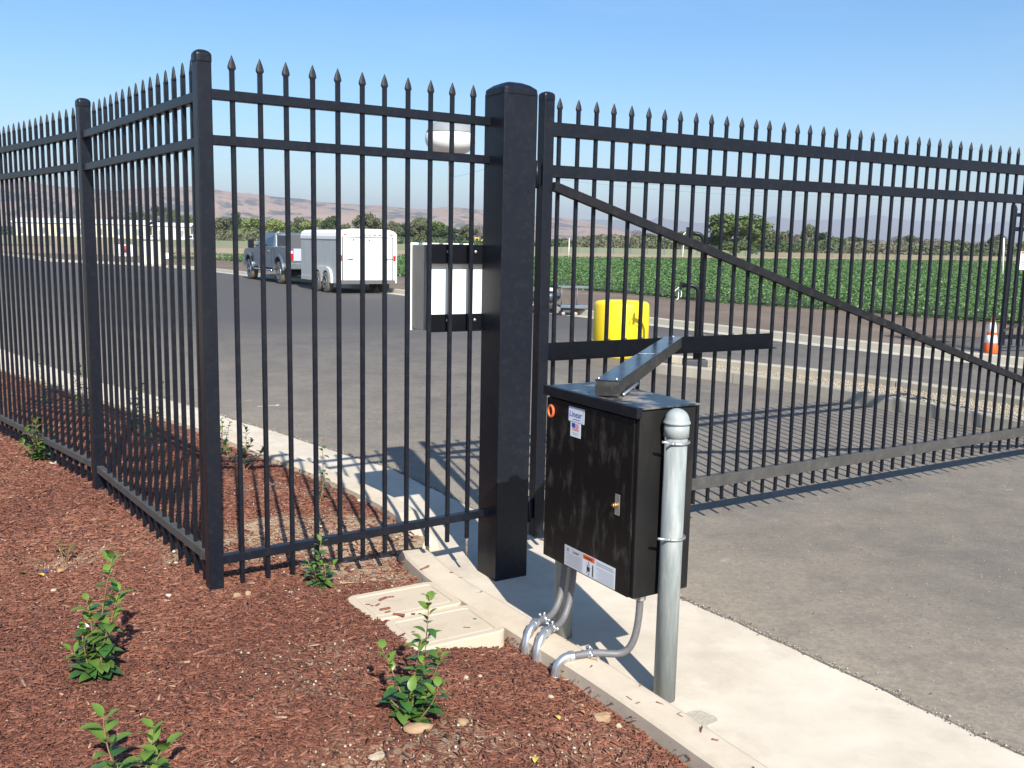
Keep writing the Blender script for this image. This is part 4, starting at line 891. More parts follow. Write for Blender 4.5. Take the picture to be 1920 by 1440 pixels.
g = G(); g.tube(bez([(-.2, .05, 1.88), (-.27, .03, 1.84), (-.26, .05, 1.76)], 8), .008, 6); g.tube(bez([(-.2, .05, 1.86), (-.15, .03, 1.8), (-.1, .05, 1.77)], 8), .007, 6); g.obj('loose_wires', WHITE, r)
r = thing('traffic_cone', 'orange traffic cone with two white bands standing at the gap in the far kerb', 'cone', (8.16, 16.25, GR)); r.scale = (1.1, 1.1, 1.08)
g = G(); g.cbox((-.22, -.22, 0), (.22, .22, .04), .008); g.obj('cone_base', RUBBER, r)
H_ = .70; rad = lambda z: .135-(.135-.026)*(z/H_)
g = G(); g.lathe([(rad(0), .034), (rad(.28), .28), (rad(.40), .40), (rad(.445), .445), (rad(.60), .60), (rad(.70), .69), (.02, .705), (0, .705)], 28); cb = g.obj('cone_body', ORANGE, r)
for a, b_ in ((.28, .40), (.445, .60)):
    g = G(); g.lathe([(rad(a)+.0005, a), (rad(a)+.003, a+.002), (rad(b_)+.003, b_-.002), (rad(b_)+.0005, b_)], 28); g.obj('reflective_band', WHITE, cb)
r = thing('hand_cart', 'grey tubular platform cart parked by the far kerb', 'cart', (1.52, 24.6, GR), R(6))
g = G(); g.cbox((-.36, -.3, .20), (.36, .3, .27), .006); g.obj('platform', GREYMETAL, r)
g = G(); g.cbox((-.28, -.22, .08), (.0, .22, .195), .006); g.obj('tool_tray', mat('dark_tray', (.06, .07, .08), .6), r)
for x_ in (-.34, -.02, .06): g = G(); g.tube([(x_, -.28, .27), (x_, -.28, .72)], .014, 8); g.obj('upright', GREYMETAL, r)
g = G(); g.cbox((-.36, -.30, .70), (.36, -.26, .76), .004); g.cbox((-.36, .24, .70), (.36, .28, .74), .004); g.obj('top_rail', GREYMETAL, r)
for x_ in (-.28, .04):
    for y_ in (-.24, .24): g = G(); g.lathe([(0, -.02), (.045, -.02), (.05, 0), (.045, .02), (0, .02)], 16, axis='y', cx=0, cy=0); g.obj('caster', mat('tan_caster', (.35, .29, .24), .7), r, (x_, y_, .05))
r = thing('air_compressor', 'dark compressor with a pale top beside the cart, half hidden by the gate post', 'machine', (.78, 25.2, GR), R(0))
g = G(); g.lathe([(0, -.30), (.12, -.29), (.155, -.22), (.155, .22), (.12, .29), (0, .30)], 20, axis='x', cx=0, cy=.42); g.obj('tank', mat('dark_blue_grey', (.05, .065, .08), .4), r)
g = G(); g.cbox((-.26, -.16, .58), (.24, .16, .66), .01); g.obj('cover', WHITE, r)
g = G(); g.lathe([(0, .0), (.17, .0), (.20, .03), (.12, .08), (0, .08)], 20, axis='y', cx=.26, cy=.48); g.obj('flywheel', mat('dark_blue_grey', (0, 0, 0)), r)
for x_ in (-.2, .22): g = G(); g.lathe([(0, -.03), (.1, -.03), (.11, 0), (.1, .03), (0, .03)], 18, axis='y', cx=0, cy=0); g.obj('wheel', RUBBER, r, (x_, -.1, .11))
g = G(); g.tube([(-.2, 0, .12), (-.2, 0, .4)], .015, 6); g.tube([(.2, 0, .12), (.2, 0, .4)], .015, 6); g.obj('leg', GREYMETAL, r)

# far gate leaf at the right edge
AZ['F'] = (8.30, 16.2, R(12)); 
def rl(a, b): return (a, b, -.02, .02, BLACK)
fg = panel('swing_gate', 'second distant black gate leaf at the right edge of the photo, beyond the cone', 'F', .06, 14, 0.0, 1.9, 0, 0, [rl(2.21, 2.27), rl(1.97, 2.04), rl(.16, .23)], .05, 2.38, 'gate')
g = G(); g.cbox((-.03, -.03, .05), (.03, .03, 2.40), .004); g.obj('gate_stile', BLACK, fg)
g = G(); g.cbox((.12, -.035, .05), (.20, -.02, 2.40), .004); g.obj('gate_stile', BLACK, fg)
brace(G(), (.0, .30), (1.9, .95), .022, -.045, -.021).obj('diagonal_brace', BLACKDUST, fg)
g = G(); g.cbox((.17, -.062, 1.33), (.58, -.056, 1.64), .002); sg_ = g.obj('warning_sign', LABELW, fg)
g = G(); g.box((.18, -.0635, 1.60), (.57, -.0622, 1.635)); g.obj('sign_header', OPRINT, sg_)
g = G()
for a in range(4): g.add([(.28+.03*a, -.0635, 1.52), (.30+.03*a, -.0635, 1.52), (.27+.045*a, -.0635, 1.58), (.255+.045*a, -.0635, 1.58)], [(0, 1, 2, 3)])
for k in range(4): g.box((.20, -.0635, 1.36+.03*k), (.55, -.0622, 1.37+.03*k))
g.obj('sign_print', INK, sg_)

# ------------------------------------------------------------------ pickup truck and trailer
HD = R(120.6)
def wheel(parent, x, y, rad_, wd, side, rim=CHROME):
    t_ = G(); pr = [(rad_*.60, -wd*.5), (rad_*.80, -wd*.52), (rad_*.95, -wd*.46), (rad_, -wd*.3), (rad_, wd*.3), (rad_*.95, wd*.46), (rad_*.80, wd*.52), (rad_*.60, wd*.5)]
    w_ = thing_part('wheel', parent, (x, y, rad_)); t_.lathe(pr, 30, axis='y'); t_.obj('tyre', TYRE, w_)
    g = G(); yo = side*wd*.53
    g.lathe([(rad_*.60, yo-side*.10), (rad_*.60, yo), (rad_*.55, yo+side*.02), (rad_*.52, yo-side*.03), (rad_*.16, yo-side*.04), (rad_*.14, yo+side*.02), (0, yo+side*.03)], 24, axis='y'); 
    g.obj('rim', rim, w_)
    g = G()
    for k in range(8):
        a = k*math.pi/4; g.add([(math.cos(a+.16)*rad_*.3, yo-side*.028, math.sin(a+.16)*rad_*.3), (math.cos(a-.16)*rad_*.3, yo-side*.028, math.sin(a-.16)*rad_*.3), (math.cos(a-.14)*rad_*.46, yo-side*.028, math.sin(a-.14)*rad_*.46), (math.cos(a+.14)*rad_*.46, yo-side*.028, math.sin(a+.14)*rad_*.46)], [(0, 1, 2, 3)])
    g.obj('rim_openings', INK, w_)
    return w_
def thing_part(name, parent, loc):
    o = bpy.data.objects.new(name, None); col.objects.link(o); o.parent = parent; o.location = loc; o.empty_display_size = .1; return o
def loft(g, secs, mi=0, smooth=False, cap=True):
    n = len(secs[0]); vs = [p for s in secs for p in s]
    fs = [(i*n+k, i*n+(k+1) % n, (i+1)*n+(k+1) % n, (i+1)*n+k) for i in range(len(secs)-1) for k in range(n)]
    if cap: fs += [tuple(range(n))[::-1], tuple((len(secs)-1)*n+k for k in range(n))]
    return g.add(vs, fs, mi, smooth)
def wh(x, zb, zt_, y, rad_): return rad_
# truck local frame: x forward, y left; origin between the rear wheels on the road
rc = Vector((-9.19, 38.05, 0))+Vector((math.sin(HD), -math.cos(HD), 0))*.86
tk = thing('pickup_truck', 'lifted blue-grey crew-cab pickup towing the white trailer', 'pickup truck', (rc.x, rc.y, GR), HD)
WB = 4.3; WR = .45; HW = 1.0
def side_poly(x0, x1, zb, zt_, arches, ra):
    """outline of a body side with wheel arches cut out, in x,z"""
    P = [(x0, zb)]
    for ax in sorted(arches):
        P += [(ax+ra*math.cos(a), max(zb, WR+.06+ra*math.sin(a))) for a in np.linspace(math.pi+.0, 0, 12)]
    P += [(x1, zb)]
    return P
lo = .60
P = side_poly(-1.22, 5.22, lo, 0, [0, WB], .56)
top = [(5.24, .95), (5.20, 1.18), (5.05, 1.30), (3.35, 1.40), (3.30, 1.42), (-1.15, 1.42), (-1.24, 1.36), (-1.25, .8)]
body = G(); outline = P+top
body.prismy(outline, -HW+.02, HW-.02)
for s_ in (-1, 1):
    body.prismy([(p[0], p[1]) for p in P]+[(5.1, .95), (4.9, 1.08), (3.3, 1.12), (-1.18, 1.12), (-1.2, .9)], s_*(HW-.019) if s_ > 0 else -HW, s_*HW if s_ > 0 else -(HW-.019))
body.obj('body', TRUCK, tk)
for s_ in (-1, 1):
    for ax in (0, WB):
        g = G(); arc = [(ax+r_*math.cos(a), max(.55, WR+.06+r_*math.sin(a))) for r_, rng_a in ((.66, np.linspace(math.pi, 0, 14)), (.56, np.linspace(0, math.pi, 14))) for a in rng_a]
        y0_, y1_ = (HW-.01, HW+.06) if s_ > 0 else (-HW-.06, -HW+.01); g.prismy(arc, y0_, y1_); g.obj('fender_flare', TRUCK, tk)
# cab with raked glass
def sec(x, zb, yb, zt_, yt): return [(x, -yb, zb), (x, yb, zb), (x, yt, zt_), (x, -yt, zt_)]
g = G(); cabp = [(3.42, 1.41), (2.72, 1.95), (2.45, 2.02), (.98, 2.02), (.80, 1.97), (.68, 1.41)]
vs = [(x, -(.98 if z < 1.5 else .80), z) for x, z in cabp]+[(x, (.98 if z < 1.5 else .80), z) for x, z in cabp]
g.add(vs, [(0, 1, 2, 3, 4, 5), (11, 10, 9, 8, 7, 6)]+[((k+1) % 6, k, k+6, (k+1) % 6+6) for k in range(6)]); g.obj('cab', TRUCK, tk)
def lerp_side(x, z, s_): t = (z-1.41)/(1.95-1.41); return s_*(.98-.18*min(1, t)+.006)
for s_ in (-1, 1):
    for poly in ([(3.17, 1.47), (2.72, 1.87), (2.15, 1.89), (2.15, 1.47)], [(2.02, 1.47), (2.02, 1.89), (1.12, 1.88), (1.0, 1.47)]):
        g = G(); vs = [(x, lerp_side(x, z, s_), z) for x, z in poly]; g.add(vs, [(0, 1, 2, 3) if s_ < 0 else (3, 2, 1, 0)]); g.obj('side_window', GLASS, tk)
    g = G(); g.cbox((2.45, s_*1.0-.01, 1.24), (2.62, s_*1.0+.02, 1.275), .008); g.cbox((1.35, s_*1.0-.01, 1.24), (1.52, s_*1.0+.02, 1.275), .008); g.obj('door_handle', CHROME, tk)
    g = G(); g.cbox((2.08, s_*1.001-.002, .75), (2.10, s_*1.001+.003, 1.40), .001); g.cbox((.98, s_*1.001-.002, .75), (1.0, s_*1.001+.003, 1.40), .001); g.cbox((.60, s_*1.001-.002, .7), (.64, s_*1.001+.003, 1.42), .001); g.obj('door_gap', INK, tk)
    g = G(); g.tube([(2.98, s_*.98, 1.45), (3.02, s_*1.18, 1.50)], .02, 6); g.cbox((2.95, s_*1.27-.12, 1.36), (3.06, s_*1.27+.12, 1.72), .02); g.obj('towing_mirror', BLACK, tk)
    g = G(); g.tube([(.9, s_*1.02, .50), (3.4, s_*1.02, .50)], .05, 8); g.obj('side_step', CHROME, tk)
    g = G(); g.cbox((-1.265, s_*.90-.085, .95), (-1.2, s_*.90+.085, 1.33), .01); tl = g.obj('tail_light', RED, tk)
    g = G(); g.cbox((-1.272, s_*.90-.07, 1.22), (-1.262, s_*.90+.07, 1.31), .004); g.obj('reverse_lens', WHITE, tl)
g = G(); g.add([(.78, -.72, 1.5), (.78, .72, 1.5), (.84, .70, 1.9), (.84, -.70, 1.9)], [(3, 2, 1, 0)]); g.obj('rear_window', GLASS, tk)
g = G(); g.add([(3.33, -.86, 1.47), (3.33, .86, 1.47), (2.78, .76, 1.92), (2.78, -.76, 1.92)], [(0, 1, 2, 3)]); g.obj('windscreen', GLASS, tk)
g = G(); g.cbox((-1.27, -.80, .93), (-1.235, .80, 1.40), .012); g.obj('tailgate', TRUCKL, tk)
g = G(); g.cbox((-1.42, -.98, .62), (-1.25, .98, .86), .03); g.obj('rear_bumper', GREYMETAL, tk)
g = G(); g.cbox((5.15, -.98, .60), (5.38, .98, .92), .03); g.obj('front_bumper', CHROME, tk)
g = G(); g.box((-1.05, -.35, .45), (5.0, .35, .66)); g.obj('chassis', RUBBER, tk)
g = G(); g.tube([(-.5, -.6, .42), (-.5, .6, .42)], .07, 8); g.lathe([(0, -.18), (.17, -.1), (.17, .1), (0, .18)], 14, axis='y', cx=0, cy=WR); g.obj('axle', RUBBER, tk)
# headache rack and bed rails
g = G(); g.cbox((.50, -.95, 1.425), (.62, -.88, 1.98), .01); g.cbox((.50, .88, 1.425), (.62, .95, 1.98), .01); g.obj('rack_post', TRUCKL, tk)
g = G(); g.cbox((.50, -.87, 1.42), (.53, .87, 1.94), .003); g.obj('mesh_screen', mat('dark_mesh', (.05, .055, .06), .7, spots=(.10, .10, .10), scale=120), tk)
g = G(); g.tube([(.56, .915, 1.95), (.25, .915, 2.02)], .03, 6); g.tube([(-1.1, .90, 1.90), (.5, .90, 1.93)], .022, 6); g.tube([(-1.1, -.90, 1.90), (.5, -.90, 1.93)], .022, 6); g.obj('upper_rail', TRUCKL, tk)
g = G(); g.cbox((-1.1, .905, 1.48), (.48, .915, 1.88), .003); g.obj('side_screen', mat('dark_mesh', (0, 0, 0)), tk)
g = G(); g.cbox((-1.15, .87, 1.425), (.50, .97, 1.46), .008); g.cbox((-1.15, -.97, 1.425), (.50, -.87, 1.46), .008); g.obj('bed_rail', CHROME, tk)
for x_ in (0, WB):
    for s_ in (1, -1): wheel(tk, x_, s_*.86, WR, .30, s_)
# trailer
TL, TW = 3.85, 2.08
er = Vector((-5.83, 31.75, 0)); fw = Vector((math.cos(HD), math.sin(HD), 0)); rt = Vector((math.sin(HD), -math.cos(HD), 0))
tc_ = er+rt*TW/2
tr = thing('cargo_trailer', 'white enclosed tandem-axle cargo trailer parked behind the pickup', 'trailer', (tc_.x, tc_.y, GR), HD)
def arch_sec(x, zb, zs, zc, hw, n=9):
    out = [(x, -hw, zb), (x, hw, zb)]+[(x, hw*math.cos(a)**.45 if math.cos(a) > 0 else -hw*abs(math.cos(a))**.45, zs+(zc-zs)*math.sin(a)**.8) for a in np.linspace(.02, math.pi-.02, n)]; return out
g = G()
ws = [1.62, .80]
wa = [(x_, .33) for x_ in (1.05, 1.88)]
loft(g, [arch_sec(x_, .50, 1.93, 2.14, TW/2-.012) for x_ in (.04, TL)]); g.obj('trailer_body', DIRTYWHITE, tr)
g = G(); loft(g, [[(x_, (TW/2+.003)*s1_, 1.86), (x_, (TW/2+.003)*s1_, 1.95), (x_, (TW/2-.06)*s1_, 2.06), (x_, (TW/2-.16)*s1_, 2.05)][::(1)] for x_ in (.03, TL)][:1]*1 if False else [[(x_, TW/2+.004, 1.80), (x_, TW/2+.006, 1.90), (x_, TW/2-.03, 2.02), (x_, TW/2-.15, 2.105), (x_, TW/2-.2, 2.05)] for x_ in (.03, TL)]); g.obj('roof_trim', WHITE, tr)
g = G(); g.cbox((TL-.02, -.98, .5), (TL+.03, .98, 2.05), .02); g.obj('front_cap', DIRTYWHITE, tr)
g = G(); g.cbox((.0, -TW/2, .34), (TL, TW/2, .50), .01); g.obj('lower_skirt', DIRTYWHITE, tr)
g = G()
o_ = arch_sec(0, .36, 1.93, 2.16, TW/2+.01, 13); g.add([(x-.035, y, z) for x, y, z in o_]+[(x+.05, y, z) for x, y, z in o_], [tuple(range(len(o_)))[::-1], tuple(range(len(o_), 2*len(o_)))]+[(k, (k+1) % len(o_), len(o_)+(k+1) % len(o_), len(o_)+k) for k in range(len(o_))]); g.obj('rear_frame', WHITE, tr)
for a, b_ in ((-.88, .885),): g = G(); g.cbox((-.052, a, .47), (-.036, b_, 1.86), .008); rd = g.obj('ramp_door', WHITE, tr)
for poly in [(-.915, -.885, .45, 1.89), (.888, .918, .45, 1.89)]: g = G(); g.box((-.045, poly[0], poly[2]), (-.0355, poly[1], poly[3])); g.obj('door_seam', INK, tr)
g = G(); g.box((-.045, -.885, 1.864), (-.0355, .885, 1.89)); g.obj('door_seam', INK, tr)
g = G(); g.cbox((-.056, -.99, .33), (-.036, .99, .455), .006); g.obj('bumper_plate', mat('dark_bumper', (.10, .10, .10), .6), tr)
for y_ in (-.85, -.42, -.24, -.06, .12, .80): g = G(); g.cbox((-.05, y_-.05, 1.945), (-.036, y_+.05, 1.975), .004); g.obj('marker_light', RED, tr)
for y_ in (-.965, .965): g = G(); g.cbox((-.055, y_-.04, 1.10), (-.036, y_+.04, 1.28), .004); g.obj('tail_light', RED, tr)
for s_ in (-1, 1): g = G(); g.tube([(-.06, s_*.88, 1.165), (-.065, s_*.55, 1.165)], .012, 6); g.cbox((-.075, s_*.62-.08, 1.13), (-.055, s_*.62+.08, 1.17), .004); g.obj('bar_lock', GREYMETAL, rd)
for y_ in (.52, -.05, -.62): g = G(); g.cbox((-.06, y_-.03, 1.76), (-.05, y_+.03, 1.82), .004); g.obj('door_catch', GREYMETAL, rd)
g = G(); g.lathe([(0, -.0545), (.075, -.0545), (.078, -.0525)], 20, axis='x', cx=-.60, cy=.60); g.obj('round_decal', mat('sky_blue_print', (.12, .42, .62), .5), rd)
g = G(); g.box((-.0536, .45, .585), (-.0522, .82, .592)); g.box((-.0536, .60, .63), (-.0522, .75, .65)); g.obj('lettering_decal', INKG, rd)
for s_ in (1, -1):
    g = G(); arc = []
    for ax in (1.88, 1.05): pass
    outer = [(2.42, .36), (2.38, .62), (2.22, .80), (1.93, .86), (1.0, .86), (.70, .80), (.55, .62), (.5, .36), (.60, .36)]
    inner = [(1.05-.37*math.cos(a), .36+.40*math.sin(a)) for a in np.linspace(0, math.pi, 10)]+[(1.88-.37*math.cos(a), .36+.40*math.sin(a)) for a in np.linspace(0, math.pi, 10)]
    y0_, y1_ = (TW/2-.005, TW/2+.07) if s_ > 0 else (-TW/2-.07, -TW/2+.005)
    g.prismy(outer[::-1][1:][::1]+[], 0, 0) if False else None
    g.prismy([(2.36, .36), (2.33, .62), (2.2, .78), (1.93, .84), (1.0, .84), (.72, .78), (.58, .62), (.55, .36)][::-1]+inner[::-1][0:0]+[], y0_, y0_+.001) if False else None
    pts = [(.50, .34)]+inner+[(2.45, .34), (2.42, .62), (2.25, .80), (1.95, .87), (.95, .87), (.68, .80), (.53, .62)]
    g.prismy(pts, y0_, y1_); g.obj('fender', mat('trailer_fender', (.56, .56, .54), .45), tr)
    g = G(); g.prismy([(.62, .34)]+[(x_, z_) for x_, z_ in inner]+[(2.3, .34)], (TW/2-.004) if s_ > 0 else -TW/2-.008, (TW/2+.008) if s_ > 0 else -(TW/2-.004)); g.obj('wheel_well', RUBBER, tr)
    for ax in (1.05, 1.88): wheel(tr, ax, s_*(TW/2-.02), .345, .2, s_, GREYMETAL)
g = G(); g.tube([(1.05, -.9, .345), (1.05, .9, .345)], .04, 8); g.tube([(1.88, -.9, .345), (1.88, .9, .345)], .04, 8); g.obj('axle', RUBBER, tr)
g = G(); g.tube([(TL, -.5, .42), (TL+1.0, 0, .45)], .04, 6); g.tube([(TL, .5, .42), (TL+1.0, 0, .45)], .04, 6); g.obj('tow_frame', RUBBER, tr)

# ------------------------------------------------------------------ roadside bits on the left
def simple(name, label, cat, parts, loc, rz=0, group=None):
    r = thing(name, label, cat, loc, rz, group)
    for pn, lo_, hi_, m in parts: g = G(); g.cbox(lo_, hi_, min(.02, (hi_[0]-lo_[0])*.2, (hi_[2]-lo_[2])*.2, (hi_[1]-lo_[1])*.2)); g.obj(pn, m, r)
    return r
CRM = mat('cream_panel', (.74, .70, .58), .7)
simple('utility_cabinet', 'tall cream utility cabinet on the far kerb, seen between the left pickets', 'cabinet', [('cabinet_shell', (-.4, -.3, 0), (.4, .3, 1.30), CRM), ('cabinet_foot', (-.44, -.34, -.1), (.44, .34, 0.03), FARCURB)], (-20.6, 54.6, -.085), R(-20))
sgn = simple('site_sign', 'white roadside sign with a dark red emblem on two posts', 'sign', [('sign_board', (-.62, -.02, .45), (.62, .02, 1.10), WHITE), ('sign_post', (-.55, .025, 0), (-.49, .07, 1.1), WHITE), ('sign_post', (.49, .025, 0), (.55, .07, 1.1), WHITE)], (-21.9, 54.2, -.085), R(10))
g = G(); g.lathe([(0, -.03), (.2, -.03), (.2, -.021)], 14, axis='y', cx=.0, cy=.84); g.obj('emblem', mat('dark_red_print', (.35, .03, .04), .6), sgn)
g = G(); g.box((-.5, -.025, .55), (.5, -.021, .58)); g.obj('print_line', INKG, sgn)
simple('post_box', 'small white box on a stake beside the far kerb', 'box', [('box_shell', (-.12, -.1, .35), (.12, .1, .68), WHITE), ('stake', (-.03, -.03, 0), (.03, .03, .35), BARK)], (-19.6, 52.9+1.5, -.085))
simple('marker_post', 'slim white marker post by the kerb left of the truck', 'post', [('post_body', (-.05, -.05, 0), (.05, .05, .62), WHITE), ('post_tip', (-.03, -.03, .62), (.03, .03, .66), GREYMETAL)], (-17.6, 53.6, -.085))

# ------------------------------------------------------------------ long white buildings, van, sheds, far machines
def at(px, py_h, Y):
    X = float((px-960)/FPX); U = float(-(py_h-720)/FPX); v = X*cx_+U*cy_+ef; t = Y/v.y; return v.x*t, CAM_H+v.z*t
def barn(label, x0, y0, x1, y1, dpt, h, rise, nwin, wallm, group=None, name='long_building'):
    a = math.atan2(y1-y0, x1-x0); L_ = math.hypot(x1-x0, y1-y0); r = thing(name, label, 'building', (x0, y0, -.45), a, group)
    g = G(); g.box((0, 0, 0), (L_, dpt, h)); g.obj('wall', wallm, r)
    g = G(); vs = [(-.4, -.5, h), (L_+.4, -.5, h), (L_+.4, dpt/2, h+rise), (-.4, dpt/2, h+rise), (L_+.4, dpt+.5, h), (-.4, dpt+.5, h)]
    g.add(vs+[(x, y, z-.25) for x, y, z in vs], [(0, 1, 2, 3), (3, 2, 4, 5), (6, 7, 1, 0), (0, 3, 5, 11, 9, 6), (1, 7, 8, 10, 4, 2), (11, 10, 8, 9), (9, 8, 7, 6)]); g.obj('roof', WHITE, r)
    for k in range(nwin):
        g = G(); x_ = (k+.5)*L_/nwin; wv = .9; g.box((x_-wv, -.03, h*.28), (x_+wv, .0-.002, h*.66)); wo_ = g.obj('window', GREYMETAL, r)
        g = G(); g.box((x_-wv+.12, -.05, h*.28+.12), (x_+wv-.12, -.032, h*.66-.12)); g.obj('pane', mat('pale_glass', (.25, .30, .34), .2), wo_)
    return r
barn('long low cream building with a white roof behind the left fence', -176, 338, -132, 346, 16, 5.6, 1.5, 7, CREAM)
barn('shorter cream building adjoining the long one, nearer the trees', -129, 343, -116, 345, 14, 5.3, 1.1, 2, CREAM)
barn('white flat shed left of the pickup, in front of the trees', -96.5, 338, -89.0, 338, 4, 2.05, .1, 0, WHITE, name='white_shed')
def van(label, x, y, rz, m, L_=5.2, h=2.2):
    r = thing('parked_van', label, 'van', (x, y, -.45), rz, 'vehicles by the far buildings')
    g = G(); pr = [(0, .35), (L_, .35), (L_, .95), (L_-.9, 1.15), (L_-1.5, h), (.1, h), (0, h-.2)]; g.prismy(pr, -.95, .95); g.obj('body', m, r)
    for s_ in (-.96, .955): g = G(); g.add([(L_-1.9, s_, 1.25), (L_-1.15, s_, 1.25), (L_-1.6, s_, h-.2), (L_-1.9, s_, h-.2)], [(0, 1, 2, 3)]); g.add([(.5, s_, 1.25), (L_-2.1, s_, 1.25), (L_-2.1, s_, h-.25), (.5, s_, h-.25)], [(0, 1, 2, 3)]); g.obj('window', GLASS, r)
    for x_ in (.9, L_-1):
        for s_ in (-.9, .9): g = G(); g.lathe([(0, -.1), (.36, -.1), (.36, .1), (0, .1)], 14, axis='y'); g.obj('wheel', RUBBER, r, (x_, s_, .36))
van('white van parked right of the cream buildings', -114, 332, R(4), WHITE); van('white pickup-height van by the cream building corner', -123, 334, R(178), WHITE, 4.6, 1.8); van('red-brown van against the cream building', -128.5, 337, R(0), mat('red_brown_paint', (.35, .09, .05), .4), 4.4, 1.7)
# yellow machine by the trees
r = thing('yellow_loader', 'small yellow construction machine in front of the trees, beside the gate post', 'machine', (-9.3, 232, -.4), R(20))
YM = mat('machine_yellow', (.75, .55, .12), .6)
g = G(); g.cbox((-1.4, -.8, .6), (.8, .8, 1.7), .1); g.obj('machine_body', YM, r); g = G(); g.cbox((-.6, -.6, 1.7), (.5, .6, 2.9), .05); cb_ = g.obj('cab', YM, r)
g = G(); g.box((-.45, -.62, 1.9), (.35, -.605, 2.7)); g.obj('cab_glass', GLASS, cb_)
g = G(); g.tube([(.6, 0, 1.4), (1.8, 0, 2.6), (2.6, 0, 1.0)], .14, 6); g.obj('loader_arm', YM, r); g = G(); g.cbox((2.4, -.8, .4), (3.0, .8, 1.1), .08); g.obj('bucket', GREYMETAL, r)
for x_ in (-1, .5):
    for s_ in (-.85, .85): g = G(); g.lathe([(0, -.2), (.5, -.2), (.5, .2), (0, .2)], 14, axis='y'); g.obj('wheel', RUBBER, r, (x_, s_, .5))
# boundary fence with green windscreen on the far side of the field
GRN = mat('green_windscreen', (.135, .16, .105), .9, spots=(.17, .185, .125), scale=.25, amt=.6); TANS = mat('tan_windscreen', (.20, .165, .115), .9, spots=(.17, .15, .10), scale=.3)
def far_fence(label, pts, h, m):
    r = thing('boundary_fence', label, 'fence', (pts[0][0], pts[0][1], -.4)); o = Vector((pts[0][0], pts[0][1], 0)); g = G(); gp = G()
    for a, b_ in zip(pts[:-1], pts[1:]):
        a = Vector((*a, 0))-o; b_ = Vector((*b_, 0))-o; n_ = max(1, int((b_-a).length/3)); d = (b_-a).normalized(); s_ = Vector((-d.y, d.x, 0))*.02
        vs = [a-s_, b_-s_, b_+s_, a+s_]; g.add([(v.x, v.y, .05) for v in vs]+[(v.x, v.y, h) for v in vs], [(0, 1, 5, 4), (1, 2, 6, 5), (2, 3, 7, 6), (3, 0, 4, 7), (4, 5, 6, 7)])
        for i in range(n_): p = a.lerp(b_, i/n_)-s_*4; gp.box((p.x-.05, p.y-.05, 0), (p.x+.05, p.y+.05, h+.15))
    g.obj('screen', m, r); o_ = gp.obj('post_row', GREYMETAL, r); o_['kind'] = 'stuff'; return r
far_fence('low green screened fence behind the crop field', [(-52, 128), (-28, 148), (-8, 160), (8, 166), (45, 176)], 1.35, GRN)
far_fence('tan screened fence running on to the right beyond the crop field', [(45.5, 176.2), (75, 190), (115, 205), (160, 215)], 1.15, TANS)
far_fence('dull screened fence behind the road at the left', [(-95, 140), (-75, 132), (-53, 127.6)], 1.5, mat('dull_screen', (.27, .24, .16), .9, spots=(.22, .22, .15), scale=.3))
_tr = mat('pale_dirt_track', (.36, .27, .175), .95, spots=(.29, .215, .14), scale=.15, amt=.5)
struct(G().add([(-60, 80, -.079), (-22, 76, -.079), (-11, 88, -.079), (4.5, 98, -.079), (32, 120, -.079), (75, 152, -.079), (140, 192, -.079), (165, 216, -.079), (115, 206, -.079), (75, 191, -.079), (45, 177, -.079), (8, 167, -.079), (-8, 161, -.079), (-28, 149, -.079), (-60, 126, -.079)], [tuple(range(15))]).obj('dirt_track', _tr))
# sprinkler stands in the field edge
for k, (px, lab) in enumerate([(1066, 'thin white marker stand at the back of the field, left one'), (1280, 'thin white marker stand at the back of the field, middle one'), (1884, 'leaning pale stake in the crops at the right edge')]):
    x, z = at(px, 478, 112 if k < 2 else 60); r = thing('marker_stand', lab, 'stake', (x, 112 if k < 2 else 60, -.1))
    g = G(); g.tube([(0, 0, 0), (.05 if k < 2 else -.15, 0, 2.3 if k < 2 else 2.6)], .05, 6); g.obj('stake_pole', TANK, r); g = G(); g.cbox((-.25, -.15, 0), (.25, .15, .06), .01); g.obj('stake_foot', TANK, r)

# ------------------------------------------------------------------ water tower
tx, tz = at(844.5, 262, 300)
r = thing('water_tower', 'white water tower tank with a grey roof on a slim column', 'water tower', (tx, 300, -.45))
zc = tz+.45; a_ = 7.75
prof = [(a_*math.cos(t)**.8, zc+(5.9 if t > 0 else 4.6)*math.sin(t)) for t in np.linspace(-1.5, .30, 26)]
g = G(); g.lathe([(.6, prof[0][1]-.3)]+prof, 48); g.obj('tank_shell', TANK, r)
prof = [(a_*math.cos(t)**.8+.03, zc+5.9*math.sin(t)) for t in np.linspace(.30, 1.5, 14)]+[(0, zc+5.92)]
g = G(); g.lathe(prof, 48); g.obj('tank_roof', TANKG, r)
g = G(); g.lathe([(1.1, 0), (.62, 2.5), (.55, zc-7), (.62, zc-4.4), (.8, zc-4.2)], 20); g.obj('column', mat('hazy_column', (.5, .52, .52), .7), r)
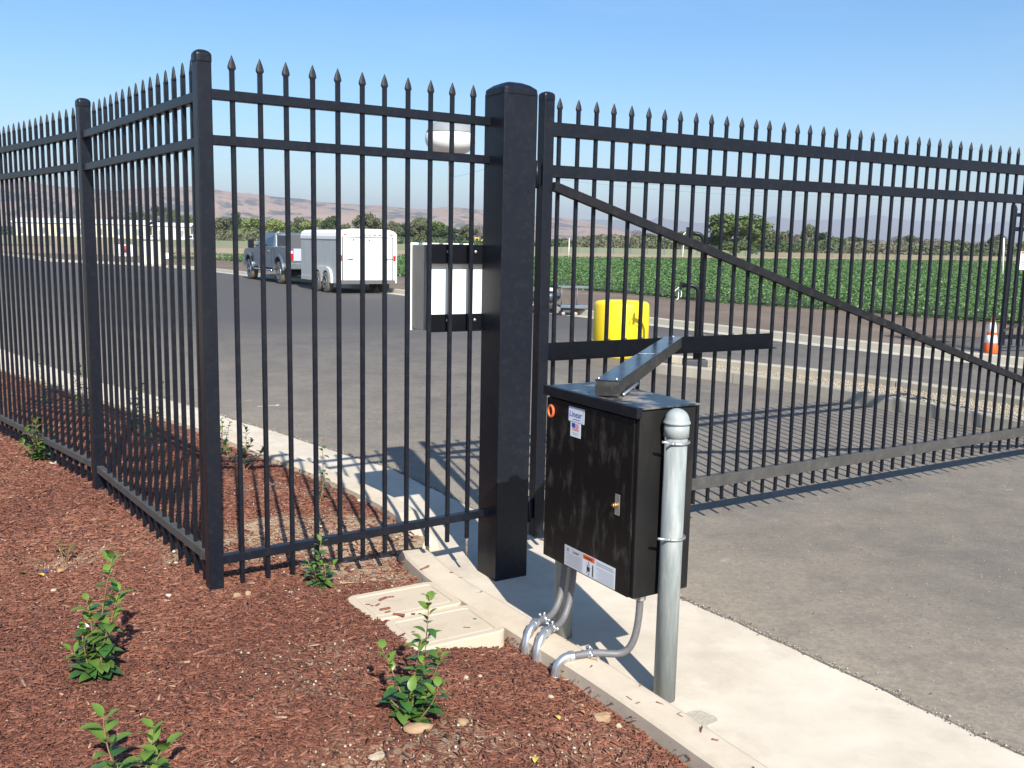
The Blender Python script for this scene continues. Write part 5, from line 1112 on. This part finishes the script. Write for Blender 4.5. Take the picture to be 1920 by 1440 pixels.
# power line
pole_x, _ = at(945, 400, 210)
r = thing('utility_pole', 'wooden utility pole hidden behind the gate post, carrying wires to the right', 'utility pole', (pole_x, 210, -.45))
g = G(); g.tube([(0, 0, 0), (0, 0, 19)], [.18, .11], 8); g.obj('pole', BARK, r); g = G(); g.cbox((-1.3, -.06, 18.2), (1.3, .06, 18.4), .01); g.cbox((-1.1, -.06, 16.6), (1.1, .06, 16.8), .01); ca = g.obj('crossarm', BARK, r)
for x_ in (-1.2, -.5, .5, 1.2): g = G(); g.lathe([(.04, 18.4), (.07, 18.5), (.03, 18.62), (0, 18.63)], 8, cx=x_); g.obj('insulator', GREYMETAL, ca)
wr = []
for (x0, z0, px1, py1, Y1) in [(-.5, 18.6, 1490, 345, 330), (1.2, 18.5, 1500, 350, 330), (-.5, 16.8, 1500, 368, 330), (-1.2, 18.6, 1920, 366, 420), (-.8, 16.9, 1920, 384, 420)]:
    x1, z1 = at(px1, py1, Y1); a = Vector((x0, 0, z0)); b_ = Vector((x1-pole_x, Y1-210, z1+.45)); pts = [a.lerp(b_, t)-Vector((0, 0, 5*t*(1-t))) for t in np.linspace(0, 1, 16)]; g = G(); g.tube(pts, .022, 4); g.obj('power_wire', WIRE, r)
a = Vector((-1.2, 0, 18.6)); g = G(); pts = [a.lerp(Vector((-14, 30, 17.4)), t)-Vector((0, 0, 1.2*t*(1-t))) for t in np.linspace(0, 1, 8)]; g.tube(pts, .022, 4); g.obj('power_wire', WIRE, r)

# ------------------------------------------------------------------ trees beyond the field
TM = {'dark': mat('dark_tree_leaves', (.035, .065, .022), .8, spots=(.06, .095, .03), scale=.9, amt=.6, translucent=.1), 'green': mat('green_tree_leaves', (.075, .12, .03), .8, spots=(.12, .17, .045), scale=.9, amt=.6, translucent=.15),
      'lime': mat('lime_tree_leaves', (.16, .21, .055), .8, spots=(.22, .26, .08), scale=.9, amt=.6, translucent=.15), 'olive': mat('olive_tree_leaves', (.105, .12, .06), .85, spots=(.15, .155, .08), scale=.9, amt=.6, translucent=.1),
      'brown': mat('bare_brown_twigs', (.135, .11, .085), .9, spots=(.18, .145, .11), scale=.9, amt=.6)}
def crown_mesh(kind, seed, n=2600, leaf=.055):
    """crown in unit space (height 1, radius about .5), made of many leaf clumps"""
    r = np.random.default_rng(seed); nc = 34
    tall = kind == 'euc'
    cz = r.uniform(.13, .90, nc); rr_ = (.46*np.sin(np.clip((cz-.05)/.95, 0, 1)*np.pi)**.6)*np.sqrt(r.random(nc)); ca = r.uniform(0, 6.28, nc)
    if tall: rr_ *= .75
    C = np.stack([rr_*np.cos(ca), rr_*np.sin(ca), cz], 1); S = r.uniform(.09, .17, nc)
    ci = r.integers(0, nc, n); d = r.normal(size=(n, 3)); d /= np.linalg.norm(d, axis=1)[:, None]; P = C[ci]+d*(S[ci]*r.uniform(.5, 1.1, n))[:, None]*np.array([1.15, 1.15, .8])
    u = r.normal(size=(n, 3)); u /= np.linalg.norm(u, axis=1)[:, None]; v = np.cross(u, r.normal(size=(n, 3))); v /= np.linalg.norm(v, axis=1)[:, None]
    s = leaf*r.uniform(.5, 1.1, n)[:, None]
    V = np.stack([P-u*s-v*s*.6, P+u*s-v*s*.5, P+u*s*.8+v*s*.6, P-u*s*.7+v*s*.5], 1).reshape(-1, 3); F = np.arange(4*n).reshape(-1, 4); return V, F
TREEM = {}
def tree(label, px, Y, ptop, wpx, kind, tall=False, group=None):
    x, zt_ = at(px, ptop, Y); h = (zt_+.45)*1.03; wd = wpx/FPX*Y*1.32; key = (kind, len(TREEM) % 3 if (kind, len(TREEM) % 3) in TREEM else len([k for k in TREEM if k[0] == kind]) % 3)
    if key not in TREEM:
        V, F = crown_mesh('euc' if tall else kind, hash(kind) % 1 + len(TREEM)*11+3, 3500 if kind == 'brown' else 5200, .021 if kind == 'brown' else .034)
        o = npmesh('crown', V, F, TM[kind]); TREEM[key] = o.data; bpy.data.objects.remove(o)
    r = thing('tree', label, 'tree', (x, Y, -.45), random.uniform(0, 6), group)
    o = bpy.data.objects.new('crown', TREEM[key]); col.objects.link(o); o.parent = r; o.scale = (wd, wd, h)
    g = G(); th = h*.6; g.tube([(0, 0, 0), (wd*.01, 0, th*.4), (0, wd*.02, th)], [h*.025, h*.018, h*.006], 7)
    for k in range(5):
        a = k*1.3+px; z0 = th*(.35+.1*k); g.tube([(0, 0, z0), (math.cos(a)*wd*.14, math.sin(a)*wd*.14, z0+h*.12), (math.cos(a)*wd*.26, math.sin(a)*wd*.26, z0+h*.26)], [h*.012, h*.008, h*.003], 5)
    g.obj('trunk', BARK, r); return r
K = {'dark': 'dark green', 'green': 'mid green', 'lime': 'yellow-green', 'olive': 'grey-olive', 'brown': 'leafless brown'}
TR = [(10, 425, 30, 'dark', 'at the left edge of the photo'), (40, 428, 40, 'olive', 'behind the start of the cream buildings'), (135, 408, 50, 'dark', 'left of the line post behind the long building'), (165, 415, 40, 'dark', 'hidden by the line post'), (214, 406, 26, 'dark', 'above the roofs just right of the line post'),
      (235, 415, 30, 'brown', 'above the roofs between two dark trees'), (250, 398, 30, 'dark', 'above the roof of the long building, right part'), (272, 396, 26, 'olive', 'over the end of the long building'), (300, 385, 34, 'dark', 'over the shorter cream building, tallest of that clump'), (324, 394, 26, 'olive', 'behind the white van'), (345, 402, 30, 'green', 'just left of the corner post'),
      (412, 407, 36, 'olive', 'just right of the corner post'), (441, 399, 34, 'dark', 'tall, between the first and second picket'), (428, 420, 30, 'green', 'low, in front of the tall dark one by the corner post'), (474, 410, 44, 'lime', 'above the white shed'), (492, 425, 50, 'dark', 'right behind the pickup cab, rounded'), (518, 411, 40, 'lime', 'behind the pickup cab, upper one'), (560, 408, 36, 'olive', 'directly left of the trailer roof'), (540, 425, 36, 'green', 'behind the truck bed'),
      (590, 412, 40, 'lime', 'behind the front of the trailer roof'), (622, 405, 28, 'dark', 'small and pointed above the trailer roof'), (650, 420, 30, 'olive', 'above the rear of the trailer'), (690, 401, 44, 'olive', 'tall and wispy above the right of the trailer'), (712, 407, 24, 'brown', 'thin, beside the wispy tree above the trailer'), (736, 415, 26, 'olive', 'right above the trailer edge'), (768, 418, 40, 'dark', 'rounded, just right of the trailer'),
      (790, 408, 40, 'olive', 'tall feathery one left of the water tower column'), (820, 415, 44, 'green', 'bright, above the enclosure'), (838, 428, 50, 'dark', 'low and wide above the enclosure'), (862, 430, 40, 'dark', 'above the middle of the enclosure'), (880, 421, 30, 'olive', 'above the right of the enclosure'), (905, 419, 22, 'brown', 'thin, against the gate post'), (930, 430, 40, 'olive', 'behind the gate post'),
      (1052, 455, 24, 'dark', 'low, just right of the hinge stile'), (1068, 453, 26, 'dark', 'low and round near the hinge stile'), (1093, 441, 34, 'brown', 'rounded, third picket of the gate'), (1128, 447, 32, 'dark', 'rounded, fifth picket of the gate'), (1152, 451, 36, 'green', 'low, sixth picket of the gate'), (1178, 445, 30, 'olive', 'near the start of the brace'), (1198, 430, 28, 'brown', 'thin and tall above the yellow barrel'), (1215, 438, 36, 'olive', 'above the yellow barrel'), (1232, 446, 44, 'dark', 'wide and dark above the barrel, right part'),
      (1262, 452, 34, 'dark', 'low, left of the biggest tree'), (1288, 434, 36, 'green', 'at the left foot of the biggest tree'), (1425, 424, 30, 'olive', 'directly right of the biggest tree'), (1446, 432, 40, 'olive', 'second right of the biggest tree'), (1474, 434, 44, 'olive', 'where the gate pickets pass its middle, third right of the biggest tree'), (1494, 440, 30, 'brown', 'brownish, left of the slender tall tree'), (1519, 421, 24, 'olive', 'slender, tallest right of the big one'), (1545, 436, 44, 'dark', 'rounded, right of the slender tree'), (1572, 446, 40, 'green', 'low, right of the rounded dark one'),
      (1606, 444, 38, 'dark', 'flat-topped with a dark crown'), (1634, 447, 44, 'brown', 'hazy, right of the flat-topped tree'), (1660, 456, 36, 'dark', 'small dark ball in front of the brown ones'), (1690, 441, 40, 'brown', 'left of the green tree near the right brace end'), (1704, 442, 36, 'olive', 'above the right third of the gate'), (1730, 446, 40, 'brown', 'above the right third of the gate, next one over'), (1762, 446, 44, 'brown', 'with a spreading top toward the right'), (1792, 450, 40, 'olive', 'low one left of the cone'), (1820, 452, 36, 'brown', 'above the cone'), (1850, 450, 40, 'brown', 'behind the distant gate, left part'), (1872, 440, 30, 'olive', 'taller, beside the distant gate'), (1900, 452, 44, 'brown', 'at the right edge of the photo'), (1935, 450, 40, 'olive', 'just past the right edge of the photo')]
for i, (px, pt_, wp, kd, where) in enumerate(TR):
    Y = (365+(i*37 % 23) if px < 360 else 225+(i*37 % 45))
    tree('%s tree %s' % (K[kd], where), px, Y, pt_, wp, kd, kd == 'olive' and wp < 32, 'trees beyond the field')
tree('biggest broad green tree, left of centre above the crop field behind the brace', 1382, 178, 400, 96, 'green', False, 'trees beyond the field'); 
# scrubby undergrowth in front of the tree line
def undergrowth():
    n = 95000; r = np.random.default_rng(4); px = r.uniform(-150, 2100, n); Y = np.where(px < 380, 330, 205)+r.uniform(0, 60, n); x = (px-960)/FPX*Y; 
    hmax = 1.3+np.where(px > 1000, .8, 0)+2.2*vnoise(x, Y*0, .06, 9)+1.2*vnoise(x, Y*0, .3, 8); z = -.45+r.random(n)**1.3*np.maximum(.6, hmax+1.2)
    P = np.stack([x, Y, z], 1); u = r.normal(size=(n, 3)); u /= np.linalg.norm(u, axis=1)[:, None]; v = np.cross(u, r.normal(size=(n, 3))); v /= np.linalg.norm(v, axis=1)[:, None]; s = r.uniform(.13, .38, n)[:, None]
    V = np.stack([P-u*s-v*s*.6, P+u*s-v*s*.5, P+u*s*.8+v*s*.6, P-u*s*.7+v*s*.5], 1).reshape(-1, 3); F = np.arange(4*n).reshape(-1, 4)
    mi = np.clip((vnoise(x, Y*0, .05, 3)+.5)*2.1+r.normal(0, .4, n), 0, 2.9).astype(int); k = ~((px < 350) & (px > 0) & (Y < 350)); V = V.reshape(-1, 4, 3)[k].reshape(-1, 3); mi = mi[k]; F = np.arange(len(V)).reshape(-1, 4)
    o = npmesh('undergrowth', V, F, [TM['dark'], TM['olive'], TM['brown']], mi); o['kind'] = 'stuff'; tag(o, 'low tangled scrub at the foot of the distant tree line', 'scrub')
undergrowth()

# ------------------------------------------------------------------ crop field
def field():
    near = np.array([(-26, 69.5), (-20.7, 66.7), (-12, 54), (-5.16, 43.3), (2.71, 34), (4.37, 31.5), (5.7, 28.6), (7.31, 27.3), (8.9, 26), (9.7, 24.7), (11.2, 23), (16, 17.5), (26, 8)])
    far = np.array([(-26, 70.5), (-21.5, 74), (-11, 86), (4.5, 96), (32, 118), (75, 150), (140, 190)])
    poly = [tuple(p) for p in near]+[(140, 8)]+[tuple(p) for p in far[::-1]]
    n = 640000; r = np.random.default_rng(12)
    # sample in view wedge, more samples near
    t = r.random(n)**1.5; Y = 17+t*150; px = r.uniform(180, 2050, n); X = (px-960)/FPX*Y*1.02
    P = np.array(poly); ins = np.zeros(n, bool); j = len(P)-1
    for i in range(len(P)):
        c = ((P[i, 1] > Y) != (P[j, 1] > Y)) & (X < (P[j, 0]-P[i, 0])*(Y-P[i, 1])/(P[j, 1]-P[i, 1]+1e-12)+P[i, 0]); ins ^= c; j = i
    X, Y = X[ins], Y[ins]; n = len(X); D = np.full(n, 1e9)
    for a, b_ in zip(near[:-1], near[1:]):
        d = b_-a; tt = np.clip(((np.stack([X, Y], 1)-a)@d)/(d@d), 0, 1); c = a+tt[:, None]*d; D = np.minimum(D, np.hypot(X-c[:, 0], Y-c[:, 1]))
    # plants: bushes at random spots, leaves heaped round their centres
    edge = np.clip(D/.45+.12+vnoise(X, Y, 2.2, 21)*.9, 0, 1); Hh = (.40+.12*vnoise(X, Y, 1.1, 22)*2*.5+.06*vnoise(X, Y, 4, 23))*np.sqrt(np.clip(edge, .0, 1)); k = edge > .05
    X, Y, Hh = X[k], Y[k], Hh[k]; n = len(X)
    z = -.085+Hh*(1-r.random(n)**1.8*.75); s = (.024+.00048*Y)*r.uniform(.6, 1.35, n); s = s[:, None]
    u = np.stack([r.normal(size=n), r.normal(size=n), r.normal(size=n)*.45], 1); u /= np.linalg.norm(u, axis=1)[:, None]; v = np.cross(u, np.stack([r.normal(size=n)*.5, r.normal(size=n)*.5, np.ones(n)], 1)); v /= np.linalg.norm(v, axis=1)[:, None]
    Pp = np.stack([X, Y, z], 1); V = np.stack([Pp-u*s, Pp-v*s*.62+u*s*.1, Pp+u*s, Pp+v*s*.62+u*s*.1], 1).reshape(-1, 3); F = np.arange(4*n).reshape(-1, 4)
    ms = [mat('crop_leaf', (.10, .185, .048), .5, spots=(.125, .215, .06), scale=1.5, translucent=.15), mat('crop_leaf_pale', (.15, .24, .085), .45, spots=(.19, .285, .11), scale=1.5, translucent=.2), mat('crop_leaf_dark', (.045, .095, .024), .5, spots=(.04, .095, .022), scale=1.5, translucent=.1)]
    o = npmesh('crop_field', V, F, ms, r.choice(3, n, p=[.55, .17, .28])); o['kind'] = 'stuff'; tag(o, 'dense low green crop filling the field beyond the road', 'crops')
    # ground under the leaves, a gently uneven sheet
    cm = mat('crop_understorey', (.03, .062, .018), .9, spots=(.045, .085, .024), scale=.7, amt=.6, bump=1, bscale=2)
    inner = [tuple(p+np.array([.35, .75])) for p in near]; pl = inner+[(140, 8.3)]+[tuple(p) for p in far[::-1]]
    zf = lambda y: .18 if y < 500 else 0
    struct(G().add([(x, y, .0) for x, y in pl]+[(x, y, -.3) for x, y in pl], [tuple(range(len(pl)))]+[(len(pl)+i, len(pl)+(i+1) % len(pl), (i+1) % len(pl), i) for i in range(len(pl))]).obj('field_soil', cm))
field()

# ------------------------------------------------------------------ hills
def hill(name, Y, ridge, depth, amp, m, seed, nx=420, ny=46):
    px = np.linspace(-700, 2700, nx); pr = np.interp(px, [a for a, b_ in ridge], [b_ for a, b_ in ridge])
    V = []
    for j in range(ny):
        v = j/(ny-1); Yj = Y+depth*v
        for i in range(nx):
            x, zt_ = at(px[i], pr[i], Y+depth); xx = (px[i]-960)/FPX*Yj
            V.append((xx, Yj, zt_, v))
    V = np.array(V); X, Yy, Zt, v = V.T; s = 1/(depth*.35)
    n1 = vnoise(X, Yy, s, seed)+.5*vnoise(X, Yy, s*2.3, seed+1)+.25*vnoise(X, Yy, s*5, seed+2)+.13*vnoise(X, Yy, s*11, seed+3)
    prof = v**1.15; Z = -2+(Zt+2)*prof+amp*n1*Zt*np.sin(np.pi*np.clip(v*1.0, 0, 1))*1.6+Zt*.03*vnoise(X, Yy, s*14, seed+5)*v
    idx = np.arange(nx*ny).reshape(ny, nx); F = np.stack([idx[:-1, :-1], idx[:-1, 1:], idx[1:, 1:], idx[1:, :-1]], -1).reshape(-1, 4)
    o = npmesh(name, np.stack([X, Yy, Z], 1), F, m, smooth=True); return struct(o)
hm = mat('dry_hill_grass', (.34, .225, .155), .95, spots=(.28, .19, .135), scale=.004, amt=.5, second=(.07, .075, .065), scale2=.0085, amt2=.12, detail=9)
hill('near_hills', 2300, [(-700, 300), (0, 330), (30, 335), (60, 339), (120, 350), (225, 358), (295, 350), (360, 350), (412, 357), (462, 362), (540, 371), (585, 376), (620, 381), (675, 384), (712, 385), (765, 391), (800, 392), (830, 388), (875, 391), (930, 397), (1000, 405), (1045, 408), (1072, 411), (1130, 424), (1180, 437), (1240, 449), (1300, 462), (1400, 472), (2700, 500)], 1100, .35, hm, 31)
hm2 = mat('hazy_mountain', (.20, .16, .12), .95, spots=(.12, .11, .085), scale=.0012, amt=.6, detail=7)
hill('far_mountains', 7800, [(-700, 400), (700, 425), (1000, 413), (1060, 411), (1130, 412), (1200, 415), (1215, 410), (1226, 405), (1240, 411), (1300, 418), (1380, 415), (1440, 405), (1477, 412), (1547, 412), (1590, 408), (1615, 403), (1635, 403), (1655, 409), (1677, 412), (1765, 415), (1815, 420), (1870, 414), (1920, 420), (2100, 415), (2700, 440)], 2500, .3, hm2, 51)

# ------------------------------------------------------------------ haze
g = G(); g.box((-13000, -250, -1.6), (13000, 12500, 392)); hz = bpy.data.materials.new('haze'); hz.use_nodes = True; n = hz.node_tree; n.nodes.clear()
out = n.nodes.new('ShaderNodeOutputMaterial'); pv = n.nodes.new('ShaderNodeVolumePrincipled'); pv.inputs['Color'].default_value = (.86, .90, 1, 1); pv.inputs['Density'].default_value = 1.6e-4; pv.inputs['Anisotropy'].default_value = .2
n.links.new(pv.outputs[0], out.inputs['Volume'])
h_ = g.obj('haze', hz); h_['kind'] = 'stuff'; tag(h_, 'thin pale haze over the fields and hills', 'haze')
